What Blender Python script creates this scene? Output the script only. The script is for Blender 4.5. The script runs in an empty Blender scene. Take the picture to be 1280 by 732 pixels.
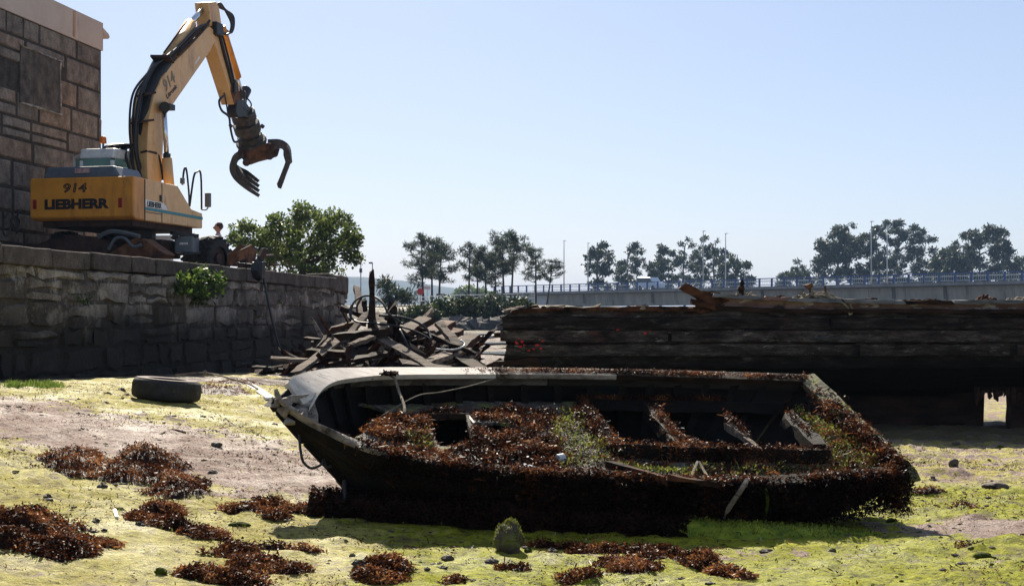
import bpy, bmesh, math, random
import numpy as np
from mathutils import Vector, Matrix
random.seed(7); rng = np.random.default_rng(11)
sc = bpy.context.scene
COL = sc.collection

# ------------------------------------------------------------------ camera, sky, sun, exposure
FPX, HOR, CAMZ = 1777.8, 398.0, 1.35
cd = bpy.data.cameras.new("camera"); cam = bpy.data.objects.new("camera", cd); COL.objects.link(cam)
cam.location = (0, 0, CAMZ); cam.rotation_euler = (math.radians(90), 0, 0)
cd.lens = 50; cd.sensor_width = 36; cd.shift_y = 32/1280; cd.clip_end = 12000; cd.clip_start = .1
sc.camera = cam
SUN_EL, SUN_AZ = math.radians(37), math.radians(-11)       # ahead of the camera, a little to the left
w = bpy.data.worlds.new("World"); sc.world = w; w.use_nodes = True
nt = w.node_tree; bg = nt.nodes["Background"]
sky = nt.nodes.new("ShaderNodeTexSky"); sky.sky_type = 'NISHITA'; sky.sun_disc = False
sky.sun_elevation = SUN_EL; sky.sun_rotation = SUN_AZ
sky.air_density = 1.0; sky.dust_density = 0.45; sky.ozone_density = 4.0
tn = nt.nodes.new('ShaderNodeMix'); tn.data_type = 'RGBA'; tn.blend_type = 'MULTIPLY'; tn.inputs[0].default_value = 1; tn.inputs[7].default_value = (1.06,.94,.965,1)
nt.links.new(sky.outputs[0], tn.inputs[6]); pale = nt.nodes.new('ShaderNodeMix'); pale.data_type = 'RGBA'; pale.inputs[0].default_value = .3; pale.inputs[7].default_value = (5.9,6.9,8.3,1)   # thin high haze
nt.links.new(tn.outputs[2], pale.inputs[6]); nt.links.new(pale.outputs[2], bg.inputs[0]); bg.inputs[1].default_value = 0.054
ld = bpy.data.lights.new("sun", 'SUN'); sun = bpy.data.objects.new("sun", ld); COL.objects.link(sun)
ld.energy = 5.0; ld.angle = math.radians(.5); ld.color = (1, .91, .76)
sv = Vector((math.sin(SUN_AZ)*math.cos(SUN_EL), math.cos(SUN_AZ)*math.cos(SUN_EL), math.sin(SUN_EL)))
sun.rotation_euler = (-sv).to_track_quat('-Z', 'Y').to_euler(); sun.location = sv*50
vs = sc.view_settings; vs.view_transform = 'Standard'; vs.look = 'None'; vs.gamma = 1; vs.use_curve_mapping = False
vs.exposure = 1.1
cy = sc.cycles
cy.max_bounces = 6; cy.diffuse_bounces = 3; cy.glossy_bounces = 2; cy.transmission_bounces = 4; cy.transparent_max_bounces = 8
cy.volume_bounces = 0; cy.use_denoising = True; cy.caustics_reflective = False; cy.caustics_refractive = False

# ------------------------------------------------------------------ helpers
def P(px, py, Y): return Vector(((px-640)/FPX*Y, Y, CAMZ-(py-HOR)/FPX*Y))
def proj(v): return (640+v[0]/v[1]*FPX, HOR+(CAMZ-v[2])/v[1]*FPX)
def sst(a, b, x):
    t = np.clip((np.asarray(x, float)-a)/(b-a), 0, 1); return t*t*(3-2*t)
def _h(ix, iy, s):
    n = (ix.astype(np.int64)*374761393 + iy.astype(np.int64)*668265263 + s*1442695041) & 0x7fffffff
    n = ((n ^ (n >> 13))*1274126177) & 0x7fffffff
    n = ((n ^ (n >> 16))*2246822519) & 0x7fffffff
    return ((n ^ (n >> 15)) & 0xffff)/65535.0
def vn(x, y, s=0):
    x = np.asarray(x, float); y = np.asarray(y, float)
    ix = np.floor(x); iy = np.floor(y); fx = x-ix; fy = y-iy
    fx = fx*fx*(3-2*fx); fy = fy*fy*(3-2*fy); ix = ix.astype(np.int64); iy = iy.astype(np.int64)
    return (_h(ix,iy,s)*(1-fx)+_h(ix+1,iy,s)*fx)*(1-fy)+(_h(ix,iy+1,s)*(1-fx)+_h(ix+1,iy+1,s)*fx)*fy
def fbm(x, y, s=0, o=4):
    r = 0; a = .5; t = 0
    for k in range(o): r = r+a*vn(x*2**k+k*17.3, y*2**k-k*9.1, s+k); t += a; a *= .5
    return r/t
QTOP = 2.25
def xq(Y): return -6.19+.156*(np.asarray(Y, float)-17.2)      # face line of the quay wall
def gz(x, y):
    x = np.asarray(x, float); y = np.asarray(y, float)
    d = x-xq(y)
    zb = np.clip(.605-.026*(y-17.2), .22, .72)*(1-sst(33, 60, y))
    z = zb*(1-sst(0, 8.2, d))
    far = .1*sst(25, 38, y)+.5*sst(36, 62, y)+.4*sst(60, 86, y)
    left = 1-sst(.0, 6.0, x-(.025*y+1.0))
    far = far+1.3*sst(86, 101, y)*left+1.4*sst(255, 275, y)*(1-left)
    z = z+far
    z = z+.05*(fbm(x*.55, y*.55, 3, 3)-.5)*sst(1.2, 3, d)+.05*sst(10,14,x*0+y)*(fbm(x*.9, y*.9, 8, 2)-.5)*sst(2, 4, x)
    q = np.where(y < 33.2, sst(-.25, -.9, d), sst(1.5, -3.5, d+np.maximum(0, y-33.2)*.30)*(1-sst(60, 80, y)))
    return z*(1-q)+(QTOP-.03)*q
def G(px, py):
    dx = (px-640)/FPX; dz = -(py-HOR)/FPX; Y = 5.5
    while Y < 400:
        if CAMZ+dz*Y <= float(gz(dx*Y, Y)): break
        Y *= 1.004
    return Vector((dx*Y, Y, float(gz(dx*Y, Y))))

def tago(o, label=None, cat=None, group=None, kind=None):
    if label: o['label'] = label
    if cat: o['category'] = cat
    if group: o['group'] = group
    if kind: o['kind'] = kind
    return o
def empty(name, loc, label, cat, group=None):
    o = bpy.data.objects.new(name, None); o.location = loc; o.empty_display_size = .2; COL.objects.link(o)
    return tago(o, label, cat, group)
def link(name, me, m=None, parent=None, **k):
    o = bpy.data.objects.new(name, me); COL.objects.link(o)
    if m: me.materials.clear(); me.materials.append(m)
    if parent:
        o.parent = parent
        q = parent; T = Matrix.Identity(4)
        if q.type == 'EMPTY': T = Matrix.Translation(-Vector(q.location))
        o.matrix_parent_inverse = T
    return tago(o, **k)
def np_mesh(name, V, F, tint=None, smooth=False):
    me = bpy.data.meshes.new(name); V = np.asarray(V, np.float32); F = np.asarray(F, np.int32); k = F.shape[1]
    me.vertices.add(len(V)); me.vertices.foreach_set('co', V.ravel())
    me.loops.add(F.size); me.loops.foreach_set('vertex_index', F.ravel())
    me.polygons.add(len(F)); me.polygons.foreach_set('loop_start', np.arange(0, F.size, k, dtype=np.int32))
    me.update(calc_edges=True); me.validate()
    if smooth: me.polygons.foreach_set('use_smooth', np.ones(len(me.polygons), bool))
    if tint is not None:
        a = me.color_attributes.new('tint', 'FLOAT_COLOR', 'POINT'); t = np.asarray(tint, np.float32)
        if t.ndim == 1: t = np.stack([t, t, t, np.ones_like(t)], 1)
        a.data.foreach_set('color', t.ravel())
    return me
class MB:
    def __init__(s): s.v = []; s.f = []; s.t = []; s.cur = .5
    def add(s, vs, fs, t=None):
        b = len(s.v); s.v += [tuple(q) for q in vs]; s.f += [[i+b for i in f] for f in fs]; s.t += [s.cur if t is None else t]*len(vs); return s
    def box(s, c, sz, R=None, t=None):
        c = Vector(c); h = [Vector((x*sz[0]/2, y*sz[1]/2, z*sz[2]/2)) for z in (-1,1) for y in (-1,1) for x in (-1,1)]
        if R is not None: h = [R @ q for q in h]
        return s.add([c+q for q in h], [(0,2,3,1),(4,5,7,6),(0,1,5,4),(2,6,7,3),(0,4,6,2),(1,3,7,5)], t)
    def bar(s, p, q, w, h, up=(0,0,1), t=None, w2=None, h2=None, seg=1, jit=0):
        p = Vector(p); q = Vector(q); d = (q-p).normalized(); up = Vector(up)
        if abs(d.dot(up)) > .97: up = Vector((1,0,0))
        r = d.cross(up).normalized(); u = r.cross(d).normalized(); vs = []; fs = []
        w2 = w if w2 is None else w2; h2 = h if h2 is None else h2
        for i in range(seg+1):
            k = i/seg; c = p.lerp(q, k); a = (w+(w2-w)*k)/2; b = (h+(h2-h)*k)/2
            for sx, su in ((-1,-1),(1,-1),(1,1),(-1,1)):
                j = Vector((random.uniform(-1,1), random.uniform(-1,1), random.uniform(-1,1)))*jit
                e = d*random.uniform(-1,1)*jit*6 if i in (0, seg) and jit else Vector()
                vs.append(c+r*(sx*a)+u*(su*b)+j+e)
            if i:
                o = 4*(i-1)
                for m_ in range(4): n_ = (m_+1) % 4; fs.append((o+m_, o+n_, o+4+n_, o+4+m_))
        fs += [(3,2,1,0), (4*seg, 4*seg+1, 4*seg+2, 4*seg+3)]
        return s.add(vs, fs, t)
    def tube(s, pts, r, n=8, cap=True, t=None):
        pts = [Vector(p) for p in pts]; rs = r if isinstance(r, (list, tuple)) else [r]*len(pts); vs = []; fs = []; pr = None
        for i, p in enumerate(pts):
            d = (pts[min(i+1, len(pts)-1)]-pts[max(i-1, 0)]).normalized()
            if pr is None:
                a = Vector((0,0,1)) if abs(d.z) < .9 else Vector((1,0,0)); pr = d.cross(a).normalized()
            pr = (pr-d*pr.dot(d)).normalized(); u = d.cross(pr)
            for k in range(n):
                an = 2*math.pi*k/n; vs.append(p+(pr*math.cos(an)+u*math.sin(an))*rs[i])
            if i:
                o = n*(i-1)
                for k in range(n): fs.append((o+k, o+(k+1) % n, o+n+(k+1) % n, o+n+k))
        if cap: fs += [tuple(range(n-1, -1, -1)), tuple(range(n*(len(pts)-1), n*len(pts)))]
        return s.add(vs, fs, t)
    def prism(s, poly, ext, t=None):
        a = [Vector(p) for p in poly]; ext = Vector(ext); n = len(a)
        return s.add(a+[p+ext for p in a], [tuple(range(n)), tuple(range(2*n-1, n-1, -1))]+[(i, n+i, n+(i+1) % n, (i+1) % n) for i in range(n)], t)
    def ball(s, c, r, n=8, sq=(1,1,1), jit=0, t=None):
        vs = []; fs = []; c = Vector(c); m_ = n//2
        for i in range(m_+1):
            th = math.pi*i/m_
            for k in range(n):
                ph = 2*math.pi*k/n; j = 1+random.uniform(-jit, jit)
                vs.append(c+Vector((math.sin(th)*math.cos(ph)*sq[0], math.sin(th)*math.sin(ph)*sq[1], math.cos(th)*sq[2]))*r*j)
            if i:
                o = n*(i-1)
                for k in range(n): fs.append((o+k, o+n+k, o+n+(k+1) % n, o+(k+1) % n))
        return s.add(vs, fs, t)
    def build(s, name, m, parent=None, bevel=0, smooth=False, **k):
        me = bpy.data.meshes.new(name); me.from_pydata(s.v, [], s.f); me.update()
        bm = bmesh.new(); bm.from_mesh(me); bmesh.ops.recalc_face_normals(bm, faces=bm.faces); bm.to_mesh(me); bm.free()
        a = me.color_attributes.new('tint', 'FLOAT_COLOR', 'POINT')
        t = np.array(s.t, np.float32); a.data.foreach_set('color', np.stack([t,t,t,t*0+1], 1).ravel())
        o = link(name, me, m, parent, **k)
        if smooth: me.polygons.foreach_set('use_smooth', np.ones(len(me.polygons), bool))
        if smooth == 'auto': me.set_sharp_from_angle(angle=math.radians(38))
        if bevel:
            b = o.modifiers.new('bevel', 'BEVEL'); b.width = bevel; b.segments = 2; b.limit_method = 'ANGLE'
        return o
def arc(pts, n=6):
    """Catmull-Rom through points"""
    pts = [Vector(p) for p in pts]; out = []
    for i in range(len(pts)-1):
        a = pts[max(i-1,0)]; b = pts[i]; c = pts[i+1]; d = pts[min(i+2, len(pts)-1)]
        for k in range(n):
            t = k/n; out.append(.5*((2*b)+(c-a)*t+(2*a-5*b+4*c-d)*t*t+(3*b-a-3*c+d)*t**3))
    return out+[pts[-1]]

# ------------------------------------------------------------------ materials
def newmat(name):
    m = bpy.data.materials.new(name); m.use_nodes = True; n = m.node_tree; b = n.nodes["Principled BSDF"]; return m, n, b
def N(n, t, **k):
    o = n.nodes.new(t)
    for a, v in k.items(): setattr(o, a, v)
    return o
def noise(n, scale, detail=6, rough=.6, stretch=None, coord='Object', off=0):
    tc = N(n, 'ShaderNodeTexCoord'); mp = N(n, 'ShaderNodeMapping'); n.links.new(tc.outputs[coord], mp.inputs[0])
    mp.inputs['Location'].default_value = (off, off*.7, off*.3)
    if stretch: mp.inputs['Scale'].default_value = stretch
    t = N(n, 'ShaderNodeTexNoise'); t.inputs['Scale'].default_value = scale; t.inputs['Detail'].default_value = detail; t.inputs['Roughness'].default_value = rough
    n.links.new(mp.outputs[0], t.inputs['Vector']); return t.outputs[0]
def ramp(n, src, stops):
    r = N(n, 'ShaderNodeValToRGB'); e = r.color_ramp.elements
    while len(e) < len(stops): e.new(.5)
    for q, (p, c) in zip(e, stops): q.position = p; q.color = (*c, 1) if len(c) == 3 else c
    n.links.new(src, r.inputs[0]); return r.outputs[0]
def mix(n, fac, a, b, mode='MIX'):
    x = N(n, 'ShaderNodeMix', data_type='RGBA', blend_type=mode)
    for i, q in ((0, fac), (6, a), (7, b)):
        if isinstance(q, (int, float)): x.inputs[i].default_value = q
        elif isinstance(q, tuple): x.inputs[i].default_value = (*q, 1)
        else: n.links.new(q, x.inputs[i])
    return x.outputs[2]
def math_(n, op, a, b=0, c=None):
    x = N(n, 'ShaderNodeMath', operation=op)
    for i, q in enumerate((a, b, c)):
        if q is None: continue
        if isinstance(q, (int, float)): x.inputs[i].default_value = q
        else: n.links.new(q, x.inputs[i])
    return x.outputs[0]
def bumpit(n, b, src, strength=.4, dist=.02):
    u = N(n, 'ShaderNodeBump'); u.inputs['Strength'].default_value = strength; u.inputs['Distance'].default_value = dist
    n.links.new(src, u.inputs['Height']); n.links.new(u.outputs[0], b.inputs['Normal'])
def g3(f): return (f, f, f)
def M(name, c1, c2, scale=4, lo=.35, hi=.65, rough=.8, bump=.4, bs=None, bd=.02, stretch=None, spec=.3, metal=0, extra=None, tint=0):
    """two tone noisy surface; extra = list of (colour, scale, lo, hi, stretch) stains laid over it; tint = per-piece variation from vertex tint"""
    m, n, b = newmat(name)
    c = ramp(n, noise(n, scale, 7, .62, stretch), [(lo, c1), (hi, c2)])
    for i, (ec, es, el, eh, est) in enumerate(extra or []):
        f = ramp(n, noise(n, es, 6, .65, est, off=7.3*(i+1)), [(el, g3(0)), (eh, g3(1))]); c = mix(n, f, c, ec)
    if tint:
        a = N(n, 'ShaderNodeAttribute', attribute_name='tint'); f = math_(n, 'MULTIPLY_ADD', a.outputs['Fac'], 2*tint, 1-tint)
        cc = N(n, 'ShaderNodeCombineColor'); [n.links.new(f, cc.inputs[i]) for i in range(3)]
        c = mix(n, 1.0, c, cc.outputs[0], 'MULTIPLY')
    n.links.new(c, b.inputs['Base Color']); b.inputs['Roughness'].default_value = rough; b.inputs['Metallic'].default_value = metal
    b.inputs['Specular IOR Level'].default_value = spec
    if bump: bumpit(n, b, noise(n, bs or scale*4, 6, .65, stretch, off=3), bump, bd)
    return m
def leafmat(name, stops, rough=.5, trans=.3, spec=.4, sub=None):
    m, n, b = newmat(name); a = N(n, 'ShaderNodeAttribute', attribute_name='tint'); c = ramp(n, a.outputs['Fac'], stops)
    n.links.new(c, b.inputs['Base Color']); b.inputs['Roughness'].default_value = rough; b.inputs['Specular IOR Level'].default_value = spec
    t = N(n, 'ShaderNodeBsdfTranslucent'); n.links.new(c, t.inputs[0]); x = N(n, 'ShaderNodeMixShader'); x.inputs[0].default_value = trans
    n.links.new(b.outputs[0], x.inputs[1]); n.links.new(t.outputs[0], x.inputs[2]); n.links.new(x.outputs[0], n.nodes['Material Output'].inputs[0])
    return m
def plain(name, c, rough=.6, metal=0, spec=.4): return M(name, tuple(q*.85 for q in c), tuple(min(1, q*1.12) for q in c), 9, rough=rough, bump=.08, spec=spec, metal=metal)

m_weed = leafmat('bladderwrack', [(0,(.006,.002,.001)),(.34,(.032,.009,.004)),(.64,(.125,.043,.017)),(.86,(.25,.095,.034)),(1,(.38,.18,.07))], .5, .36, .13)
m_weedcore = M('wrack_core', (.018,.006,.003), (.05,.016,.007), 30, rough=.6, bump=1, bd=.02)
m_leaf = leafmat('tree_leaf', [(0,(.025,.042,.010)),(.5,(.085,.12,.028)),(1,(.20,.24,.07))], .5, .5)
m_bushleaf = leafmat('bush_leaf', [(0,(.02,.042,.008)),(.5,(.07,.12,.022)),(1,(.16,.21,.045))], .5, .45)
m_needle = leafmat('pine_needle', [(0,(.016,.026,.012)),(.5,(.040,.056,.026)),(1,(.085,.10,.05))], .6, .3, .2)
m_gum = leafmat('gum_leaf', [(0,(.018,.028,.015)),(.5,(.042,.058,.03)),(1,(.095,.11,.065))], .5, .3, .3)
m_hedge = leafmat('hedge_leaf', [(0,(.012,.02,.007)),(.5,(.035,.05,.015)),(1,(.08,.10,.03))], .6, .3, .2)
m_bark = M('bark', (.035,.026,.02), (.09,.07,.055), 6, stretch=(1,1,.2), rough=.9, bump=.8)
m_grass = leafmat('grass_blade', [(0,(.06,.11,.015)),(1,(.20,.27,.05))], .6, .4)
m_deadwood = M('black_wet_wood', (.003,.0026,.002), (.014,.010,.008), 5, stretch=(.5,2,2), rough=.7, bump=.7, spec=.12, extra=[((.004,.014,.016), 3, .58, .7, None), ((.03,.04,.006), 6, .66, .74, None)])
m_palewood = M('sunbleached_plank', (.44,.385,.33), (.62,.56,.50), 7, stretch=(.35,3,3), rough=.75, bump=.5, bs=30, extra=[((.10,.075,.06), 9, .60, .70, (.5,3,3)), ((.06,.18,.24), 5, .74, .76, (.5,1,1))], bd=.006)
m_greywood = M('weathered_grey_wood', (.09,.066,.05), (.29,.235,.19), 8, stretch=(.6,2,2), spec=.08, rough=.85, bump=.6, extra=[((.04,.025,.018), 6, .52, .66, None)], tint=.4)
m_brownwood = M('soaked_brown_wood', (.026,.010,.005), (.105,.043,.022), 6, stretch=(.6,2,2), spec=.08, rough=.75, bump=.6, extra=[((.012,.008,.006), 4, .5, .62, None)], tint=.5)
m_darkwood = M('rotten_dark_wood', (.008,.005,.0035), (.038,.021,.014), 6, stretch=(.6,2,2), spec=.08, rough=.75, bump=.6, tint=.5)
m_rubber = M('old_rubber', (.012,.011,.011), (.03,.028,.027), 12, rough=.75, bump=.3, extra=[((.10,.085,.07), 8, .6, .75, None)])
m_tyreside = M('dusty_sidewall', (.10,.075,.065), (.21,.165,.15), 10, rough=.85, bump=.3)
m_black = plain('black_hose_rubber', (.012,.012,.014), .5)
m_rust = M('rust', (.06,.026,.014), (.17,.075,.035), 6, rough=.85, bump=.5, extra=[((.03,.016,.012), 3, .5, .65, None)])
m_darkrust = M('dark_rust', (.02,.012,.010), (.065,.033,.024), 5, rough=.8, bump=.4)
m_yellow = M('pale_yellow_paint', (.60,.35,.14), (.70,.44,.19), 2.5, rough=.45, bump=.05, spec=.5, extra=[((.34,.17,.06), 2.5, .54, .74, (1,1,.3)), ((.13,.07,.035), 6, .62, .74, (1.4,1.4,.35)), ((.05,.03,.02), 16, .66, .72, None)])  # paler, less saturated yellow than the tail
m_orange = M('deep_yellow_paint', (.52,.21,.018), (.62,.265,.028), 2, rough=.42, bump=.05, spec=.5, extra=[((.26,.10,.016), 2.2, .5, .72, (1,1,.22)), ((.10,.05,.022), 6, .62, .76, (1.4,1.4,.25)), ((.04,.022,.015), 15, .66, .72, None)])
m_cabwhite = plain('cab_white_paint', (.62,.62,.60), .4)
m_hood = plain('slate_grey_paint', (.085,.105,.135), .45)
m_grey = plain('grey_steel_paint', (.10,.115,.125), .5)
m_chrome = M('chrome_rod', (.55,.58,.62), (.7,.72,.75), 5, rough=.18, bump=0, metal=1)
m_white = plain('white_paint', (.72,.72,.70), .5)
m_teal = plain('teal_stripe', (.03,.22,.25), .5)
m_ink = plain('black_lettering', (.010,.009,.009), .5)
m_red = plain('red_lamp', (.22,.012,.008), .3)
m_beacon = plain('amber_beacon', (.70,.16,.01), .3)
def glassmat(name, c):
    m, n, b = newmat(name); b.inputs['Base Color'].default_value = (*c, 1); b.inputs['Roughness'].default_value = .06; b.inputs['Specular IOR Level'].default_value = .6
    b.inputs['Transmission Weight'].default_value = .55; return m
m_glass = glassmat('tinted_glass', (.35,.6,.55)); m_vanglass = glassmat('van_glass', (.05,.06,.08))
m_skin = plain('skin', (.42,.22,.15), .5); m_hair = plain('brown_hair', (.05,.022,.013), .6); m_cloth = plain('pale_shirt', (.42,.40,.44), .9); m_trous = plain('dark_trousers', (.03,.035,.05), .9)
m_galv = plain('galvanised_steel', (.42,.44,.46), .45, .3); m_blue = plain('blue_rail_paint', (.045,.085,.235), .5); m_railgrey = plain('pale_baluster', (.30,.36,.46), .5)

def mud_mat():
    m, n, b = newmat('tidal_mud')
    a = N(n, 'ShaderNodeAttribute', attribute_name='tint'); sp = N(n, 'ShaderNodeSeparateColor'); n.links.new(a.outputs['Color'], sp.inputs[0])
    sandM, greenM, brownM = sp.outputs
    n1 = noise(n, 1.6, 8, .65); n2 = noise(n, 9, 8, .7, off=5); n3 = noise(n, 45, 6, .7, off=9); n4 = noise(n, 4.5, 8, .72, off=2)
    n5 = noise(n, 19, 7, .75, off=14); alg = ramp(n, math_(n, 'ADD', math_(n, 'MULTIPLY', n2, .5), math_(n, 'MULTIPLY', n5, .5)), [(.33,(.085,.062,.02)),(.42,(.33,.275,.06)),(.51,(.54,.475,.11)),(.60,(.62,.555,.16)),(.7,(.66,.58,.30))])
    grn = ramp(n, math_(n, 'ADD', math_(n, 'MULTIPLY', n2, .5), math_(n, 'MULTIPLY', n5, .5)), [(.33,(.035,.04,.005)),(.42,(.19,.195,.010)),(.52,(.42,.43,.014)),(.62,(.53,.53,.032)),(.72,(.58,.54,.11))])
    sand = ramp(n, n3, [(.3,(.12,.075,.058)),(.43,(.34,.235,.19)),(.58,(.46,.335,.28)),(.75,(.60,.49,.42))])
    brown = ramp(n, n2, [(.3,(.03,.017,.011)),(.5,(.10,.06,.042)),(.62,(.17,.12,.09)),(.75,(.36,.31,.27))])
    def edge(mask, w):   # noisy border between the patches
        return ramp(n, math_(n, 'MULTIPLY_ADD', math_(n, 'SUBTRACT', n4, .5), w, mask), [(.42, g3(0)), (.58, g3(1))])
    c = mix(n, edge(greenM, 1.6), alg, grn)
    c = mix(n, edge(math_(n, 'ADD', sandM, .10), 2.6), c, sand)
    c = mix(n, ramp(n, noise(n, 3.1, 9, .8, off=41), [(.60, g3(0)), (.68, g3(.75))]), c, sand)
    c = mix(n, ramp(n, noise(n, 2.3, 9, .8, off=61), [(.53, g3(0)), (.63, g3(.7))]), c, (.15,.10,.055))
    c = mix(n, edge(brownM, 1.8), c, brown)
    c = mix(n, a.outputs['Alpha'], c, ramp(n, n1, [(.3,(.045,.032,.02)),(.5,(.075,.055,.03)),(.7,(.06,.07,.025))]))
    speck = ramp(n, noise(n, 26, 5, .75, off=21), [(.57, g3(0)), (.62, g3(1))]); c = mix(n, math_(n, 'MULTIPLY', speck, .8), c, (.05,.03,.015))
    sp2 = ramp(n, noise(n, 85, 4, .7, off=51), [(.60, g3(0)), (.66, g3(1))]); c = mix(n, math_(n, 'MULTIPLY', sp2, .7), c, (.09,.06,.035))
    shell = ramp(n, noise(n, 70, 3, .6, off=31), [(.74, g3(0)), (.77, g3(1))]); c = mix(n, math_(n, 'MULTIPLY', shell, .8), c, (.62,.56,.5))
    n.links.new(c, b.inputs['Base Color']); b.inputs['Specular IOR Level'].default_value = .25
    rr = ramp(n, n1, [(.38, g3(.95)), (.56, g3(.65)), (.7, g3(.42))]); n.links.new(rr, b.inputs['Roughness'])
    h = math_(n, 'ADD', math_(n, 'MULTIPLY', n2, .7), math_(n, 'MULTIPLY', n3, .45)); bumpit(n, b, math_(n, 'ADD', h, math_(n, 'MULTIPLY', n5, .8)), 1.0, .085)
    return m
m_mud = mud_mat()
def stone_mat(name, c1, c2, c3, tide=None, moss=True):
    m, n, b = newmat(name); a = N(n, 'ShaderNodeAttribute', attribute_name='tint')
    base = ramp(n, a.outputs['Fac'], [(0, c1), (.55, c2), (1, c3)])
    v = ramp(n, noise(n, 3.5, 9, .72), [(.3, g3(.38)), (.7, g3(1.35))]); c = mix(n, 1.0, base, v, 'MULTIPLY')
    sp = ramp(n, noise(n, 60, 3, .6, off=4), [(.42, g3(.6)), (.6, g3(1.12))]); c = mix(n, 1.0, c, sp, 'MULTIPLY')
    st = ramp(n, noise(n, 1.3, 7, .7, (1,1,.5), off=11), [(.5, g3(0)), (.68, g3(1))]); c = mix(n, math_(n, 'MULTIPLY', st, .7), c, (.05,.04,.032))
    if moss:
        st = ramp(n, noise(n, 2.2, 7, .7, off=19), [(.6, g3(0)), (.72, g3(1))]); c = mix(n, math_(n, 'MULTIPLY', st, .6), c, (.06,.065,.03))
    if tide:
        st = ramp(n, noise(n, 1.7, 8, .75, off=29), [(.52, g3(0)), (.62, g3(1))]); c = mix(n, math_(n, 'MULTIPLY', st, .65), c, (.40,.36,.32))
        g = N(n, 'ShaderNodeNewGeometry'); s = N(n, 'ShaderNodeSeparateXYZ'); n.links.new(g.outputs['Position'], s.inputs[0])
        k = math_(n, 'MULTIPLY_ADD', math_(n, 'SUBTRACT', noise(n, 1.1, 6, .6, off=3), .5), 1.1, s.outputs[2])
        f = ramp(n, math_(n, 'SUBTRACT', k, tide-.5), [(.25, g3(.93)), (.75, g3(0))]); c = mix(n, f, c, (.013,.010,.007))
    n.links.new(c, b.inputs['Base Color']); b.inputs['Roughness'].default_value = .9; b.inputs['Specular IOR Level'].default_value = .2
    bumpit(n, b, noise(n, 14, 8, .7, off=2), .8, .03); return m
m_wall = stone_mat('quay_granite', (.10,.083,.068), (.22,.187,.157), (.37,.33,.285), tide=1.36)
m_coping = stone_mat('coping_granite', (.085,.068,.058), (.115,.094,.08), (.15,.125,.108))
m_mortar = stone_mat('wall_mortar', (.11,.093,.077), (.11,.093,.077), (.11,.093,.077), tide=1.40)
m_bstone = stone_mat('building_granite', (.20,.17,.15), (.28,.24,.21), (.32,.23,.17), moss=False)
m_bmortar = M('grey_mortar', (.025,.021,.018), (.065,.055,.048), 5, rough=.95, bump=.6)
m_plaster = M('cream_plaster', (.48,.395,.345), (.54,.455,.40), 2, rough=.9, bump=.1, extra=[((.30,.22,.16), 3, .62, .8, (1,1,.2))])
m_conc = M('bridge_concrete', (.24,.225,.195), (.36,.34,.30), .7, rough=.9, bump=.1, stretch=(1,1,.25), extra=[((.12,.105,.09), .8, .56, .74, (1.5,1.5,.08))])
m_asph = plain('asphalt', (.06,.06,.06), .9)
m_gravel = M('packed_gravel', (.16,.135,.11), (.30,.26,.22), 20, rough=.95, bump=.5)
m_hill = M('wooded_hill', (.018,.028,.022), (.04,.055,.035), .03, rough=1, bump=0)
m_rope = M('old_rope', (.12,.10,.07), (.28,.23,.17), 30, rough=.9, bump=.6)
m_moss = M('green_alga', (.022,.035,.005), (.10,.125,.014), 14, rough=.9, bump=.9, bd=.03, spec=.1)
m_rock = M('wet_stone', (.03,.024,.02), (.11,.085,.07), 12, rough=.7, bump=.8, extra=[((.14,.17,.02), 5, .55, .7, None)])
def hull_mat():
    m, n, b = newmat('peeling_hull_paint')
    g = N(n, 'ShaderNodeNewGeometry'); s = N(n, 'ShaderNodeSeparateXYZ'); n.links.new(g.outputs['Position'], s.inputs[0]); z = s.outputs[2]
    st = (.35, 1, 1.6)
    c = ramp(n, noise(n, 7.0, 9, .8, st), [(.38,(.008,.006,.006)),(.5,(.042,.032,.029)),(.6,(.10,.085,.08)),(.72,(.24,.22,.20))])
    for i, (col, sc_, lo, hi) in enumerate([((.10,.035,.028), 4.2, .58, .66), ((.26,.24,.21), 11, .56, .68), ((.05,.075,.11), 5, .62, .72), ((.30,.02,.015), 9, .735, .75)]):
        f = ramp(n, noise(n, sc_, 9, .75, (.4,1,1.4), off=5+4*i), [(lo, g3(0)), (hi, g3(1))]); c = mix(n, f, c, col)
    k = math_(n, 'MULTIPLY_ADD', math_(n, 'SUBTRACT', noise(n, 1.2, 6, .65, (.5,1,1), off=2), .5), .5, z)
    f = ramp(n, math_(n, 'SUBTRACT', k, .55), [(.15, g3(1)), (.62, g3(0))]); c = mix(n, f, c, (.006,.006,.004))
    a = N(n, 'ShaderNodeAttribute', attribute_name='tint'); f = math_(n, 'MULTIPLY_ADD', a.outputs['Fac'], 1.0, .22); cc = N(n, 'ShaderNodeCombineColor'); [n.links.new(f, cc.inputs[i]) for i in range(3)]
    c = mix(n, 1.0, c, cc.outputs[0], 'MULTIPLY')
    n.links.new(c, b.inputs['Base Color']); b.inputs['Roughness'].default_value = .8; b.inputs['Specular IOR Level'].default_value = .08
    bumpit(n, b, noise(n, 10, 8, .7, (.3,1,2)), .8, .02); return m
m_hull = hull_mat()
m_bulwark = M('flaking_bulwark_paint', (.10,.045,.035), (.22,.15,.13), 5, rough=.8, bump=.6, stretch=(.6,1,1.3), extra=[((.38,.36,.35), 6, .58, .66, (.6,1,1.4)), ((.20,.055,.025), 5, .60, .68, None), ((.03,.022,.02), 4, .60, .68, None)])
m_bluewood = M('blue_grey_rail', (.055,.062,.075), (.19,.19,.21), 8, rough=.8, bump=.5, stretch=(.4,1,1), extra=[((.05,.03,.025), 6, .6, .7, None), ((.16,.05,.03), 3, .62, .7, None)])

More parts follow.
